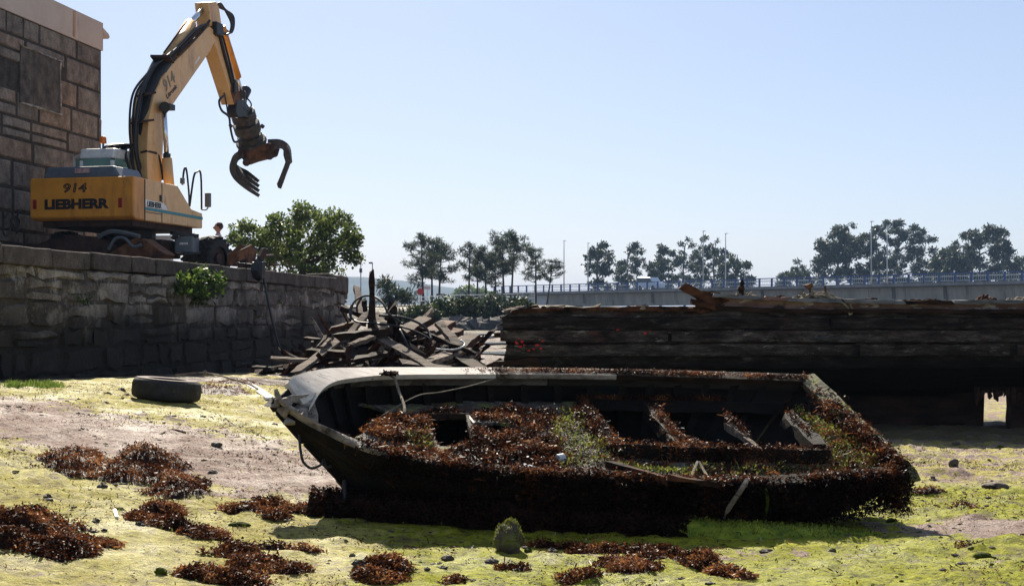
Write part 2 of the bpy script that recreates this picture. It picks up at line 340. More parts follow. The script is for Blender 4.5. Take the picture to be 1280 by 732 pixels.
# ------------------------------------------------------------------ haze
hz = MB(); hz.box((0, 2990, 42.5), (5600, 6020, 92))
m, n, b = newmat('thin_haze'); n.nodes.remove(b); pv = N(n, 'ShaderNodeVolumePrincipled'); pv.inputs['Color'].default_value = (.40,.60,.92,1); pv.inputs['Density'].default_value = .00022
n.links.new(pv.outputs[0], n.nodes['Material Output'].inputs['Volume'])
hz.build('haze', m, kind='stuff')

# ------------------------------------------------------------------ ground
def axis(lo, hi, d, far_lo, far_hi, gr):
    a = list(np.arange(lo, hi, d)); s = d; x = a[-1]; up = []
    while x < far_hi: s *= gr; x += s; up.append(x)
    s = d; x = a[0]; dn = []
    while x > far_lo: s *= gr; x -= s; dn.append(x)
    return np.array(dn[::-1]+a+up)
gx = axis(-5.2, 5.0, .032, -2600, 2600, 1.075); gy = axis(5.6, 15.5, .032, -6, 5600, 1.045)
X, Yg = np.meshgrid(gx, gy); Z = gz(X, Yg)
near = (1-sst(20, 45, Yg))*(1-sst(8, 16, abs(X)))
dq = X-xq(Yg); mudk = sst(.1, .5, dq)
rough_ = .032*(fbm(X*1.6, Yg*1.6, 21, 4)-.5)+.045*np.maximum(0, fbm(X*5, Yg*5, 31, 3)-.52)*2+.036*(fbm(X*11, Yg*11, 41, 3)-.5)
lump = (.16*np.maximum(0, fbm(X*1.7, Yg*2.2, 77, 3)-.53)+.10*np.maximum(0, fbm(X*4.2, Yg*5, 78, 3)-.55))*sst(1.2, 2.6, X)
Z = Z+near*mudk*(rough_+lump)
# colour masks: sand / bright green / brown rubbish / bank scrub with painted wreck shade
def seg(ax, ay, bx, by):
    t = np.clip(((X-ax)*(bx-ax)+(Yg-ay)*(by-ay))/((bx-ax)**2+(by-ay)**2), 0, 1); return np.hypot(X-ax-t*(bx-ax), Yg-ay-t*(by-ay))
sandm = np.exp(-(seg(-6.3, 12.9, -1.6, 10.9)/1.35)**2)*.98
sandm = np.maximum(sandm, .95*np.exp(-((X-3.1)/.75)**2-((Yg-9.0)/.42)**2))
sandm = np.maximum(sandm, .36*sst(2.0, 3.0, X)*sst(10.5, 12, Yg))
sandm = np.maximum(sandm, .45*np.exp(-((X-1.0)/1.0)**2-((Yg-8.15)/.25)**2))
sandm = np.maximum(sandm, .75*sst(20, 26, Yg))
greenm = .78*sst(-2.3, .4, X)*(1-sst(10, 12.5, Yg))+.30*np.exp(-((X+1.1)/.8)**2-((Yg-9.6)/.8)**2)+.46*sst(1.4, 2.6, X)*(1-sst(14, 18, Yg))*.6
brownm = .9*np.exp(-(seg(-4.2, 20.5, -2.2, 21.5)/1.6)**2)+.8*np.exp(-((X+.6)/2.2)**2-((Yg-27)/7)**2)
brownm = np.maximum(brownm, .85*(1-sst(.2, 1.1, dq))); brownm = np.maximum(brownm, .72*sst(27, 31, Yg)*(1-sst(.02, .06, X/Yg))); brownm = np.where(Yg > 60, .75, brownm)
scrub_shadem = np.maximum(.95*sst(58, 66, Yg)*(1-sst(.0, .05, X/Yg)), 0); scrub_shadem = np.maximum(scrub_shadem, np.maximum(.88*sst(-.6,.6,X)*sst(15.0,15.7,Yg)*(1-sst(18.6,19.4,Yg)), np.maximum(sst(80, 90, Yg), sst(33, 37, Yg)*sst(1.5, -1.5, dq+np.maximum(0, Yg-33.2)*.30))))  # scrub on the bank, plus the wreck's shadow painted dark on the mud
nr, nc = X.shape; idx = np.arange(nr*nc).reshape(nr, nc)
F = np.stack([idx[:-1,:-1], idx[:-1,1:], idx[1:,1:], idx[1:,:-1]], -1).reshape(-1, 4)
me = np_mesh('mudflat', np.stack([X, Yg, Z], -1).reshape(-1, 3), F, np.stack([np.clip(q,0,1) for q in (sandm, greenm, brownm, scrub_shadem)], -1).reshape(-1, 4), True)
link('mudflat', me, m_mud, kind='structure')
def gzf(x, y):   # height of the finished, lumpy surface
    x = np.asarray(x, float); y = np.asarray(y, float)
    r = .032*(fbm(x*1.6, y*1.6, 21, 4)-.5)+.045*np.maximum(0, fbm(x*5, y*5, 31, 3)-.52)*2+.036*(fbm(x*11, y*11, 41, 3)-.5)+(.16*np.maximum(0, fbm(x*1.7, y*2.2, 77, 3)-.53)+.10*np.maximum(0, fbm(x*4.2, y*5, 78, 3)-.55))*sst(1.2, 2.6, x)
    return gz(x, y)+(1-sst(20, 45, y))*(1-sst(8, 16, abs(x)))*sst(.1, .5, x-xq(y))*r

# quay yard on top of the wall
mb = MB(); pts = [(xq(4)-.3, 4), (xq(33)-.3, 33), (-9, 60), (-60, 60), (-60, 4)]
mb.add([(a, b_, QTOP) for a, b_ in pts], [(0,1,2,3,4)]); mb.build('quay_ground', m_gravel, kind='structure')
# standing water far out on the flat
mb = MB()
for cx_, cy_, rx, ry in ((-.6,43,1.2,2.0), (7.2,21.2,.9,.35), (.2,52,2.2,3), (-2.5,66,4,4)):
    z = float(gz(cx_, cy_))+.012; n_ = 28
    mb.add([(cx_+rx*math.cos(2*math.pi*k/n_)*(1+.25*math.sin(k*2.3)), cy_+ry*math.sin(2*math.pi*k/n_)*(1+.2*math.cos(k*1.7)), z) for k in range(n_)], [tuple(range(n_))])
m_water, n, b = newmat('shallow_water'); b.inputs['Base Color'].default_value = (.10,.11,.11,1); b.inputs['Roughness'].default_value = .12; bumpit(n, b, noise(n, 9, 3), .12, .02)
mb.build('water', m_water, kind='structure')
# hill
hx = np.linspace(-1500, 900, 200); hy = np.linspace(1900, 2700, 30); HX, HY = np.meshgrid(hx, hy)
prof = np.interp(hx, [-1500,-900,-500,-330,-220,-120,-40,60,200,500,900], [60,68,72,68,64,52,40,26,14,8,5])[None]
HZ = 3+prof*np.sin(np.clip((HY-1900)/420, 0, 1)*math.pi/2)+7*(fbm(HX*.012, HY*.012, 5, 4)-.5)+4*(fbm(HX*.06, HY*.06, 6, 3)-.5)
nr, nc = HX.shape; idx = np.arange(nr*nc).reshape(nr, nc); F = np.stack([idx[:-1,:-1], idx[:-1,1:], idx[1:,1:], idx[1:,:-1]], -1).reshape(-1, 4)
link('hill', np_mesh('hill', np.stack([HX, HY, HZ], -1).reshape(-1, 3), F, None, True), m_hill, kind='structure')

# ------------------------------------------------------------------ masonry
def masonry(mb, length, z0, z1, courses, wrange, at, proud=.03, gap=.012, skip=None, zjit=.02):
    """at(u, z, d) -> world point, d = outward; every stone is a block with a rough, slightly domed face"""
    z = z0; hs = [random.uniform(*courses) for _ in range(60)]; i = 0
    while z < z1-.05:
        h = min(hs[i], z1-z); h = z1-z if z1-z-h < courses[0]*.5 else h; i += 1; u = -random.random()*wrange[0]
        while u < length:
            wd = random.uniform(*wrange); a, b_ = max(u, 0), min(u+wd, length); u += wd
            if b_-a < .06: continue
            split = random.random() < .3 and h > .2
            for (q0, q1) in (((z, z+h*.45), (z+h*.45, z+h)) if split else ((z, z+h),)):
                q0 += gap/2+random.uniform(0, zjit)*.4; q1 -= gap/2+random.uniform(0, zjit)*.4
                aa, bb = a+gap/2+random.uniform(0, zjit)*.5, b_-gap/2-random.uniform(0, zjit)*.5
                if skip and skip((aa+bb)/2, (q0+q1)/2): continue
                n_ = 4; vs = []; fs = []; pr = proud*random.uniform(.5, 1.5); sl = random.uniform(-.3, .3)*proud
                for r_ in range(n_+1):
                    for c_ in range(n_+1):
                        fu, fv = c_/n_, r_/n_; ed = min(fu, 1-fu, fv, 1-fv)
                        d_ = -.03 if ed == 0 else pr*(.85+.3*random.random())+sl*(fu-.5)
                        cu = .5+(fu-.5)*(.90 if ed > 0 and False else 1); e = (zjit*.35 if ed == 0 else zjit*.6)
                        if ed == 0: fu_, fv_ = fu, fv
                        else: fu_, fv_ = .5+(fu-.5)*1.62, .5+(fv-.5)*1.62
                        vs.append(at(aa+(bb-aa)*fu_+random.uniform(-e, e), q0+(q1-q0)*fv_+random.uniform(-e, e), d_))
                for r_ in range(n_):
                    for c_ in range(n_): o = r_*(n_+1)+c_; fs.append((o, o+1, o+n_+2, o+n_+1))
                mb.add(vs, fs, random.random())
        z += h
QY0, QY1 = 9.0, 31.6
qd = Vector((.156, 1, 0)).normalized(); qn = Vector((qd.y, -qd.x, 0))
q0 = Vector((float(xq(QY0)), QY0, 0)); QL = (QY1-QY0)/qd.y
def qat(u, z, d): p = q0+qd*u+qn*d; return Vector((p.x, p.y, z))
wall = empty('quay_wall', (q0.x, q0.y, .3), 'old granite quay wall of rough stained blocks under the excavator', 'wall')
mb = MB(); masonry(mb, QL, .05, QTOP-.23, (.24,.42), (.25,1.5), qat, .024, .014, None, .08); mb.build('stonework', m_wall, wall)
mb = MB(); mb.prism([qat(-.5,-.3,-.012), qat(QL,-.3,-.012), qat(QL,QTOP-.24,-.012), qat(-.5,QTOP-.24,-.012)], -qn*.9); mb.build('mortar_core', m_mortar, wall)
mb = MB(); u = 0
while u < QL-.1:
    L = min(random.uniform(.9, 1.7), QL-u); mb.cur = random.random(); dz = random.uniform(-.012, .012); dd = random.uniform(-.015, .015)
    mb.bar(qat(u+.012, QTOP-.115+dz, -.29+dd), qat(u+L-.012, QTOP-.115+dz, -.29+dd), .70, .235, jit=.008, seg=3); u += L
mb.build('coping', m_coping, wall, bevel=.02)
mb = MB(); mb.cur = .6; masonry(mb, 1.9, .05, QTOP-.28, (.2,.4), (.3,.7), lambda u,z,d: qat(QL+u, z, d-.25), .035, .02, None, .05); mb.build('broken_end', m_wall, wall)
mb = MB(); mb.prism([qat(QL,-.2,-.3), qat(QL+1.9,-.2,-.3), qat(QL+1.9,QTOP-.3,-.3), qat(QL,QTOP-.3,-.3)], -qn*.7); mb.build('end_core', m_mortar, wall)
mb = MB(); mb.cur = .9; mb.bar(qat(QL+.25,QTOP-.08,-.45), qat(QL+1.75,QTOP-.12,-.45), .6, .40, jit=.025, seg=3)
mb.build('capstone', m_coping, bevel=.04, label='loose tan block of stone sitting on the far end of the quay wall', cat='stone block')

# stone building
BY0, BY1 = 24.0, 36.96
bq = Vector((-11.5+.156*(BY0-31.6), BY0, 0)); BL = (BY1-BY0)/qd.y; BT = 9.02; BS = 8.32
def bat(u, z, d): p = bq+qd*u+qn*d; return Vector((p.x, p.y, z))
bld = empty('stone_building', (bq.x, bq.y, QTOP), 'tall granite block building with a cream plaster band along its top, behind the excavator', 'building')
def blocked(u, z):
    px, py = proj(bat(u, z, 0)); return 22 < px < 74 and 74 < py < 128
mb = MB(); masonry(mb, BL, QTOP, BS, (.42,.66), (.7,2.3), bat, .010, .04, blocked, .02); mb.build('stonework', m_bstone, bld)
mb = MB(); mb.prism([bat(0,QTOP-.1,-.02), bat(BL,QTOP-.1,-.02), bat(BL,BS,-.02), bat(0,BS,-.02)], -qn*6); mb.build('wall', m_bmortar, bld)
mb = MB(); mb.prism([bat(-.1,BS-.02,.03), bat(BL+.02,BS-.02,.03), bat(BL+.02,BT,.03), bat(-.1,BT,.03)], -qn*6.06); mb.build('plaster_band', m_plaster, bld)
mb = MB(); mb.prism([bat(BL-.03,BT-.12,.06), bat(BL+.32,BT-.22,.06), bat(BL+.38,BT-.30,.06), bat(BL+.30,BT-.36,.06), bat(BL+.02,BT-.3,.06)], -qn*.4); mb.build('gutter_end', m_plaster, bld, bevel=.02)
def on_b(px, py):
    k = (px-640)/FPX; u = (k*bq.y-bq.x)/(qd.x-k*qd.y); p = bq+qd*u; return u, CAMZ-(py-HOR)/FPX*p.y
u0, z0_ = on_b(24, 128); u1, z1_ = on_b(74, 76)
mb = MB(); mb.prism([bat(u0,z0_,.034), bat(u1,z0_,.034), bat(u1,z1_,.034), bat(u0,z1_,.034)], -qn*.1); mb.build('blocked_window', M('blocked_window_mortar', (.03,.025,.022),(.15,.125,.11), 4, lo=.3, hi=.7, rough=.95, bump=1, bd=.05, extra=[((.22,.195,.17), 2.2, .58, .74, (1,1,.5))]), bld)
mb = MB()
for a, c in (((u0,z0_),(u1,z0_)), ((u1,z0_),(u1,z1_)), ((u1,z1_),(u0,z1_))): mb.bar(bat(*a,.03), bat(*c,.03), .05, .035, jit=.016, seg=9)
mb.build('window_surround', M('pale_lime_edge', (.10,.09,.08), (.42,.385,.35), 5, rough=.95), bld)
mb = MB(); u0, _ = on_b(91, 30); mb.prism([bat(u0-.07,BS+.02,.034), bat(u0+.07,BS+.02,.034), bat(u0+.09,BT-.02,.034), bat(u0-.05,BT-.02,.034)], qn*.003); mb.build('rust_streak', M('rust_streak', (.36,.19,.09), (.48,.35,.27), 4, rough=.9, bump=0, stretch=(1,1,.2)), bld)
mb = MB()
for path in ([(0,283),(4,294),(10,288),(12,276),(18,270),(22,278),(18,288),(14,280)], [(4,272),(9,264),(14,268),(11,276)], [(20,262),(19,292)]):
    mb.tube(arc([bat(*on_b(*p), .045) for p in path], 5), .022, 6)
mb.build('scrawl', M('grey_spray_paint', (.03,.028,.026), (.06,.055,.05), 6, rough=.8, bump=0), bld)
mb = MB(); mb.box((-11.9, 40.2, QTOP+.72), (4.6, .25, 1.45)); mb.build('concrete_wall', M('pale_concrete', (.34,.35,.36), (.46,.47,.48), 3, rough=.9), bevel=.02, label='low pale concrete wall beyond the excavator undercarriage', cat='wall')

# ------------------------------------------------------------------ excavator
HD = math.atan2(.236, .97)
er = Vector((math.cos(HD), -math.sin(HD), 0)); ef = Vector((math.sin(HD), math.cos(HD), 0)); ez = Vector((0,0,1))
ER = Vector((-9.48, 31.3, QTOP))                       # middle of the tail, on the ground
def E(x, L, z): return ER+er*x+ef*L+ez*z
exc = empty('excavator', E(0, 2.1, 0), 'yellow material handling excavator with a raised boom and an open claw grab', 'excavator')
ROT = Matrix((er, ef, ez)).transposed()
W = 1.27; Z0, Z1 = 1.27, 2.21
mb = MB(); mb.prism([E(-W, 0.12, Z0), E(-W,0,Z0+.06), E(-W, 0, Z1), E(-W, .5, Z1), E(-W,.5,Z0)], er*(2*W)); mb.build('counterweight', m_orange, exc, bevel=.035)
side = [(.502,Z0-.0),(3.36,Z0),(3.36,Z0+.36),(2.78,Z0+.42),(2.08,Z1-.03),(.502,Z1-.01)]
mb = MB(); mb.prism([E(W-.005, a, z) for a, z in side], er*-1.0); mb.build('side_housing', m_yellow, exc, bevel=.02)
mb = MB(); mb.prism([E(-W+.005, a, z) for a, z in [(.502,Z0),(3.3,Z0),(3.3,Z0+.5),(.502,Z1-.02)]], er*1.1); mb.build('deck_frame', m_orange, exc, bevel=.02)
mb = MB(); mb.box(E(0,1.7,Z0-.06), (2.2, 2.9, .14), ROT); mb.build('underside_plate', m_darkrust, exc)
mb = MB(); mb.prism([E(-1.0,.08,Z1), E(-.92,.14,Z1+.25), E(.72,.14,Z1+.25), E(.9,.08,Z1)], ef*1.1); mb.build('engine_hood', m_hood, exc, bevel=.03)
mb = MB(); mb.prism([E(.35,.07,Z1+.01), E(.35,.13,Z1+.24), E(.70,.13,Z1+.24), E(.86,.07,Z1+.01)], ef*-.015); mb.build('hood_side', m_hood, exc)
def text(s, org, right, up, width, height, m, name, parent, bold=0, outline=0, shear=0, nrm=None, thick=.006):
    c = bpy.data.curves.new('lettering', 'FONT'); c.body = s; c.extrude = 0 if outline else .01; c.offset = bold; c.shear = shear; c.resolution_u = 3
    if outline: c.fill_mode = 'NONE'; c.bevel_depth = outline; c.bevel_resolution = 0
    t = bpy.data.objects.new('lettering', c); COL.objects.link(t); dg = bpy.context.evaluated_depsgraph_get(); dg.update()
    me = bpy.data.meshes.new_from_object(t.evaluated_get(dg)); bpy.data.objects.remove(t)
    n_ = len(me.vertices); v = np.empty(n_*3, np.float32); me.vertices.foreach_get('co', v); v = v.reshape(-1, 3)
    lo, hi = v.min(0), v.max(0); k = (v-lo)/np.maximum(hi-lo, 1e-6)
    nrm = Vector(right).cross(Vector(up)).normalized()
    R = np.array(right)*width; U = np.array(up)*height; Nn = np.array(nrm)*thick
    v = np.array(org)+k[:, :1]*R+k[:, 1:2]*U+k[:, 2:3]*Nn
    me.vertices.foreach_set('co', v.astype(np.float32).ravel()); me.update(); return link(name, me, m, parent)
text('LIEBHERR', E(-.90,-.002,Z0+.24), er, ez, 1.58, .225, m_ink, 'lettering', exc, bold=.055)
text('914', E(-.44,-.002,Z0+.60), er, ez, .58, .21, m_ink, 'model_number', exc, outline=.034, shear=.12)
# side stripe and lettering
mb = MB()
mb.prism([E(W+.002,.52,Z0+.30), E(W+.002,1.55,Z0+.30), E(W+.002,1.48,Z0+.40), E(W+.002,1.35,Z0+.45), E(W+.002,.52,Z0+.47)], er*.004); mb.build('white_flash', m_white, exc)
mb = MB(); mb.prism([E(W+.002,.52,Z0+.235), E(W+.002,3.35,Z0+.205), E(W+.002,3.35,Z0+.275), E(W+.002,.52,Z0+.297)], er*.004); mb.build('teal_stripe', m_teal, exc)
text('LIEBHERR', E(W+.007,.60,Z0+.315), ef, ez, .66, .125, m_ink, 'side_lettering', exc, bold=.035)
mb = MB(); mb.box(E(W-.002,1.30,Z0+.45), (.012,.018,.9), ROT); mb.box(E(W-.002,.51,Z0+.45), (.012,.02,.92), ROT); mb.box(E(W-.002,.9,Z0+.19), (.012,.80,.014), ROT); mb.build('door_gap', m_ink, exc)
mb = MB(); mb.box(E(W+.01,1.23,Z0+.55), (.03,.09,.14), ROT); mb.build('door_handle', m_ink, exc, bevel=.01)
for x in (-1.14, .95):
    mb = MB(); mb.box(E(x,-.006,Z0+.36), (.09,.03,.21), ROT); mb.build('tail_light', m_red, exc, bevel=.008)
mb = MB(); mb.box(E(-.02,.075,Z1+.15), (.36,.012,.10), ROT); mb.build('name_plate', M('worn_name_plate', (.45,.40,.40), (.30,.12,.12), 22, rough=.5, bump=0), exc)
# cab
cx0, cx1, cl0, cl1, cz1 = -.86, .02, 1.35, 3.1, 3.04
mb = MB(); mb.prism([E(cx0,cl0,cz1-.26), E(cx0,cl0+.08,cz1-.02), E(cx0,cl1-.2,cz1), E(cx0,cl1,cz1-.28)], er*(cx1-cx0)); mb.build('cab_roof', m_cabwhite, exc, bevel=.04)
mb = MB()
for x in (cx0+.05, cx1-.05):
    for l in (cl0+.05, cl1-.06): mb.bar(E(x,l,Z1-.3), E(x,l,cz1-.3), .09, .09)
mb.box(E((cx0+cx1)/2,(cl0+cl1)/2,Z0+.5), (cx1-cx0, cl1-cl0, 1.0), ROT); mb.build('cab_frame', m_cabwhite, exc, bevel=.02)
mb = MB(); mb.box(E((cx0+cx1)/2, cl0+.03, Z1+.43), (cx1-cx0-.16,.02,.28), ROT); mb.build('rear_window', m_glass, exc)
for x in (cx0+.02, cx1-.02):
    mb = MB(); mb.box(E(x,(cl0+cl1)/2, Z1+.2), (.02,cl1-cl0-.2,.85), ROT); mb.build('side_window', m_glass, exc)
DX = .42
_E = E
def E(x, L, z): return _E(x+DX, L, z)
dr = MB(); dr.bar(E(-1.62,1.75,1.55), E(-1.62,1.75,2.88), .07,.05); dr.bar(E(-1.62,1.75,2.86), E(-1.2,1.5,2.92), .05,.08); dr.bar(E(-1.22,1.52,1.55), E(-1.22,1.52,2.9), .05,.05); dr.bar(E(-1.62,1.75,1.6), E(-1.2,1.5,1.6), .05,.3); dr = dr.build('cab_door', m_cabwhite, exc, bevel=.015)
mb = MB(); mb.prism([E(-1.6,1.74,1.7), E(-1.24,1.53,1.7), E(-1.24,1.53,2.85), E(-1.6,1.74,2.82)], ef*.015); mb.build('door_pane', m_glass, dr)
DX = .22
mb = MB(); mb.tube([E(-.6,1.6,cz1-.02), E(-.6,1.6,cz1+.12)], .025); st_ = mb.build('beacon_post', m_grey, exc)
mb = MB(); mb.tube([E(-.6,1.6,cz1+.11), E(-.6,1.6,cz1+.14), E(-.6,1.6,cz1+.24), E(-.6,1.6,cz1+.28)], [.075,.08,.075,.04], 12); mb.build('beacon', m_beacon, st_, smooth=True)
E = _E
# boom: outlines lie in the boom's own plane
BX = .46
def bp(px, py, x=BX):
    k = (px-640)/FPX; o = ER+er*x; L = (k*o.y-o.x)/(ef.x-k*ef.y); p = o+ef*L; return Vector((p.x, p.y, CAMZ-(py-HOR)/FPX*p.y))
boom = MB(); boom.prism([bp(*q) for q in [(185,234),(184,190),(186,150),(192,122),(203,96),(216,80),(238,58),(256,38),(262,33),(268,38),(270,50),(263,64),(240,97),(217,130),(209,142),(205,160),(202,234)]], -er*.48)
bo = boom.build('boom', m_yellow, exc, bevel=.02)
mb = MB(); mb.tube(arc([bp(q[0]-3,q[1],.22) for q in [(186,222),(183,190),(183,150),(189,120),(200,92),(206,80)]],6), [.24]*31, 10); mb.build('hose_bundle', m_black, bo, smooth=True)
hoses = MB()
for k in range(7):
    x = BX-.02-.08*k; o = random.uniform(-2,2); q = [(180+o,224),(172+o,190),(173+o,150),(180+o,112),(192+o,86),(206+o,74),(222,62+o),(246,38+o),(262,30)]
    hoses.tube(arc([bp(a-2, b_, x) for a, b_ in q], 6), .032, 6)
for k in range(2): hoses.tube(arc([bp(a+4*k, b_, .1) for a, b_ in [(166,200),(162,160),(166,118),(184,92),(200,76)]], 6), .028, 6)
hoses.build('hydraulic_hose', m_black, bo, smooth=True)
for (a, c) in (((176,119),(190,117)), ((170,153),(186,151)), ((182,192),(190,190)), ((206,78),(200,70))):
    mb = MB(); mb.bar(bp(*a,.3), bp(*c,.47), .46, .05, up=(0,0,1)); mb.build('hose_clamp', m_darkrust, bo)
hp = MB()
for k in range(12):
    x0_ = random.uniform(-.1, .45); hp.tube(arc([E(x0_-.1*random.random(), 1.4+.05*k, Z1+.1), E(x0_-.35, 1.5+.06*k, Z1+.75+.1*random.random()), E(x0_-.1, 2.1+.05*k, Z1+.95), E(x0_+.05, 2.7, Z1+.75), E(x0_+.1,2.9,Z1+.2)], 5), .036, 6)
hp.build('swivel_hoses', m_black, exc, smooth=True)
# machine-number lettering on the boom side
d1 = (bp(226,97)-bp(206,120)); u1_ = (bp(206,112)-bp(209,124))
rd = d1.normalized(); ud = ez.cross(rd).cross(rd)*-1; ud = (ez-rd*ez.dot(rd)).normalized()
text('914', bp(207,116)+er*.004, rd, ud, .62, .30, M('grey_lettering', (.16,.14,.12), (.3,.26,.2), 10, bump=0), 'boom_number', bo, bold=.02)
text('Litronic', bp(209,124)+er*.004, rd, ud, .62, .12, m_ink, 'boom_lettering', bo, bold=.015)
mb = MB(); mb.prism([bp(243,79)+er*.003, bp(249,70)+er*.003, bp(250,72)+er*.003, bp(244,81)+er*.003], er*.004); mb.build('boom_label', m_white, bo)
# lift cylinder in front of the boom
mb = MB(); mb.tube([bp(212,238,.62), bp(208.5,197,.62)], .125, 12); mb.build('lift_cylinder', m_yellow, exc, smooth=True)
mb = MB(); mb.tube([bp(208.6,199,.62), bp(205,136,.62)], .06, 10); mb.build('lift_rod', m_chrome, exc, smooth=True)
mb = MB(); mb.tube([bp(206,134,.70), bp(206,134,.2)], .13, 12); mb.box(bp(212,134,.62), (.16,.28,.14), ROT); mb.build('pivot_pin', m_ink, bo, bevel=.01); mb = MB(); mb.tube([bp(208.6,198,.62), bp(208.5,192,.62)], .09, 10); mb.build('rod_seal', m_ink, exc)
# stick cylinder along the back of the boom
mb = MB(); mb.tube([bp(208,75,.22), bp(238,30,.22)], .155, 12); mb.build('stick_cylinder', m_yellow, exc, smooth=True)
mb = MB(); mb.tube([bp(237,31,.22), bp(256,8,.22)], .075, 10); mb.build('stick_rod', m_chrome, exc, smooth=True)
mb = MB(); mb.tube([bp(205,66,.26), bp(229,33,.26), bp(234,27,.26)], .022, 6); mb.tube(arc([bp(a,b_,.42) for a,b_ in [(212,76),(225,62),(238,48),(247,38),(256,32)]],4), .04, 6); mb.tube(arc([bp(a,b_,.46) for a,b_ in [(222,68),(238,54),(252,40),(262,26)]],4), .035, 6)
mb.build('oil_pipe', m_darkrust, bo, smooth=True)
mb = MB(); mb.box(bp(210,77,.24), (.40,.22,.24), ROT); mb.build('cylinder_bracket', m_rust, bo, bevel=.03)
# stick
sx = .43
mb = MB(); mb.prism([bp(a,b_,sx) for a,b_ in [(260,3),(270,2),(274,9),(277,30),(281,50),(291,82),(299,112),(300,124),(293,131),(287,112),(278,84),(269,56),(263,32)]], -er*.38); stk = mb.build('stick', m_yellow, exc, bevel=.02)
mb = MB(); mb.prism([bp(a,b_,sx+.004) for a,b_ in [(289,96),(297,104),(300,124),(293,131),(288,114)]], er*.004); mb.build('rust_patch', m_rust, stk); mb = MB(); mb.prism([bp(a,b_,sx+.006) for a,b_ in [(262,34),(268,30),(270,44),(266,50)]], er*.004); mb.build('rust_patch', m_rust, stk)
mb = MB(); mb.tube([bp(277,34,.2), bp(297,97,.2)], .11, 12); mb.build('grab_cylinder', m_orange, exc, smooth=True)
mb = MB(); mb.tube([bp(296.5,95,.2), bp(303,120,.2)], .05, 10); mb.build('grab_rod', m_chrome, exc, smooth=True)
mb = MB()
for k in range(5):
    j = k*1.5; mb.tube(arc([bp(a,b_,.4-.08*k) for a,b_ in [(266,30),(269,14-j),(275,4+j),(284+j,18),(289+j*.6,30),(287+j*.4,41),(281,43-j),(276,37)]],5), .028, 6)
mb.tube(arc([bp(a,b_,.46) for a,b_ in [(272,34),(276,50),(281,70),(286,88),(290,104)]],4), .05, 6); mb.tube(arc([bp(a,b_,.48) for a,b_ in [(276,36),(283,62),(289,86),(293,104)]],4), .03, 6)
mb.tube(arc([bp(a,b_,.46) for a,b_ in [(281,119),(274,126),(277,138),(286,146),(288,160),(292,176),(297,177),(301,174)]],5), .032, 6)
mb.tube(arc([bp(a,b_,.44) for a,b_ in [(280,116),(283,130),(285,144)]],5), .022, 6); mb.tube(arc([bp(a,b_,.44) for a,b_ in [(308,122),(314,130),(311,138),(304,135)]],5), .022, 6)
mb.build('stick_hoses', m_black, stk, smooth=True)
mb = MB(); mb.box(bp(272,37,.48), (.16,.42,.34), ROT); mb.build('valve_block', m_ink, stk, bevel=.03); mb = MB(); mb.box(bp(293,108,.46), (.10,.16,.36), ROT); mb.build('valve_block', m_ink, stk, bevel=.03)
m_claw = M('worn_claw_steel', (.028,.024,.022), (.085,.07,.062), 7, rough=.6, bump=.4, extra=[((.16,.14,.13), 9, .62, .72, None)])
# quick coupler and rotator, then the grab
ax = (bp(316,180,.2)-bp(297,128,.2)).normalized()
mb = MB(); mb.tube([bp(303,122,.2), bp(308,112,.2)], .15, 10); mb.prism([bp(a,b_,.45) for a,b_ in [(296,126),(305,124),(312,134),(319,137),(321,146),(314,150),(306,146),(298,147),(295,140)]], -er*.26)
mb.bar(bp(303,116,.2), bp(301,136,.2), .3, .24); mb.build('coupler', m_ink, exc, bevel=.02)
mb = MB(); c0 = bp(303,140,.2); c1_ = bp(315,180,.2)
for a, b_, r in ((0,.25,.34),(.22,.36,.28),(.34,.62,.37),(.6,.74,.28),(.72,.9,.35),(.88,1.0,.43)): mb.tube([c0.lerp(c1_,a), c0.lerp(c1_,b_)], r, 14)
for k in range(5):
    an = k*1.3; mb.tube([c0.lerp(c1_,.42)+er*math.cos(an)*.42+ef*math.sin(an)*.42, c0.lerp(c1_,.5)+er*math.cos(an)*.5+ef*math.sin(an)*.5], .06, 6)
mb.build('rotator', m_claw, exc, bevel=.015)
YG = c1_.y
gr = MB(); gr.prism([P(a,b_,YG-.35) for a,b_ in [(301,188),(318,184),(335,178),(345,182),(342,192),(334,195),(318,199),(307,203),(300,196)]], (0,.7,0)); grb = gr.build('grab_body', m_rust, exc, bevel=.03)
def tine_(path, dY, dx, dzp, mat_, wd):
    pts = [P(a+dx, b_+dzp, YG+dY) for a, b_ in path]; pts = arc(pts, 4); mb = MB(); n_ = len(pts)
    for i in range(n_-1):
        w_ = wd*(1-.55*(i/n_)**2); mb.bar(pts[i], pts[i+1]+(pts[i+1]-pts[i])*.12, .09, w_, up=Vector((0,1,0)).cross(pts[i+1]-pts[i]), w2=.08)
    return mb.build('tine', mat_, exc)
for k in range(4):
    f = k/3; L_ = [(304,193-2*f),(295,198-2*f),(290.5+2*f,210-4*f),(295+5*f,222-10*f),(308+1*f,234-18*f),(323.5-.5*f,244.5-18*f)]
    tine_(L_, -.45+.28*k, 0, 0, m_claw, .17)
for k in range(5):
    f = k/4; R_ = [(337-2*f,186-8*f),(349+f,182-4*f),(357+2.5*f,186-1*f),(360.5,200),(355-1*f,218),(349.5-1.5*f,235-4*f)]
    tine_(R_, -.45+.22*k, 0, 0, m_claw, .16)
mb = MB(); mb.prism([P(a,b_,YG-.3) for a,b_ in [(290,208),(294,205),(299,212),(305,220),(301,226),(294,220)]], (0,.6,0)); mb.build('claw_web', m_claw, exc, bevel=.02)
mb = MB(); mb.prism([P(a,b_,YG-.3) for a,b_ in [(354,184),(360,187),(361.5,200),(357,204),(354,194)]], (0,.6,0)); mb.build('claw_plate', m_rust, exc, bevel=.02)
mb = MB()
for px, py in ((302,190),(341,184),(308,203),(337,195)): mb.tube([P(px,py,YG-.5), P(px,py,YG+.5)], .11, 10)
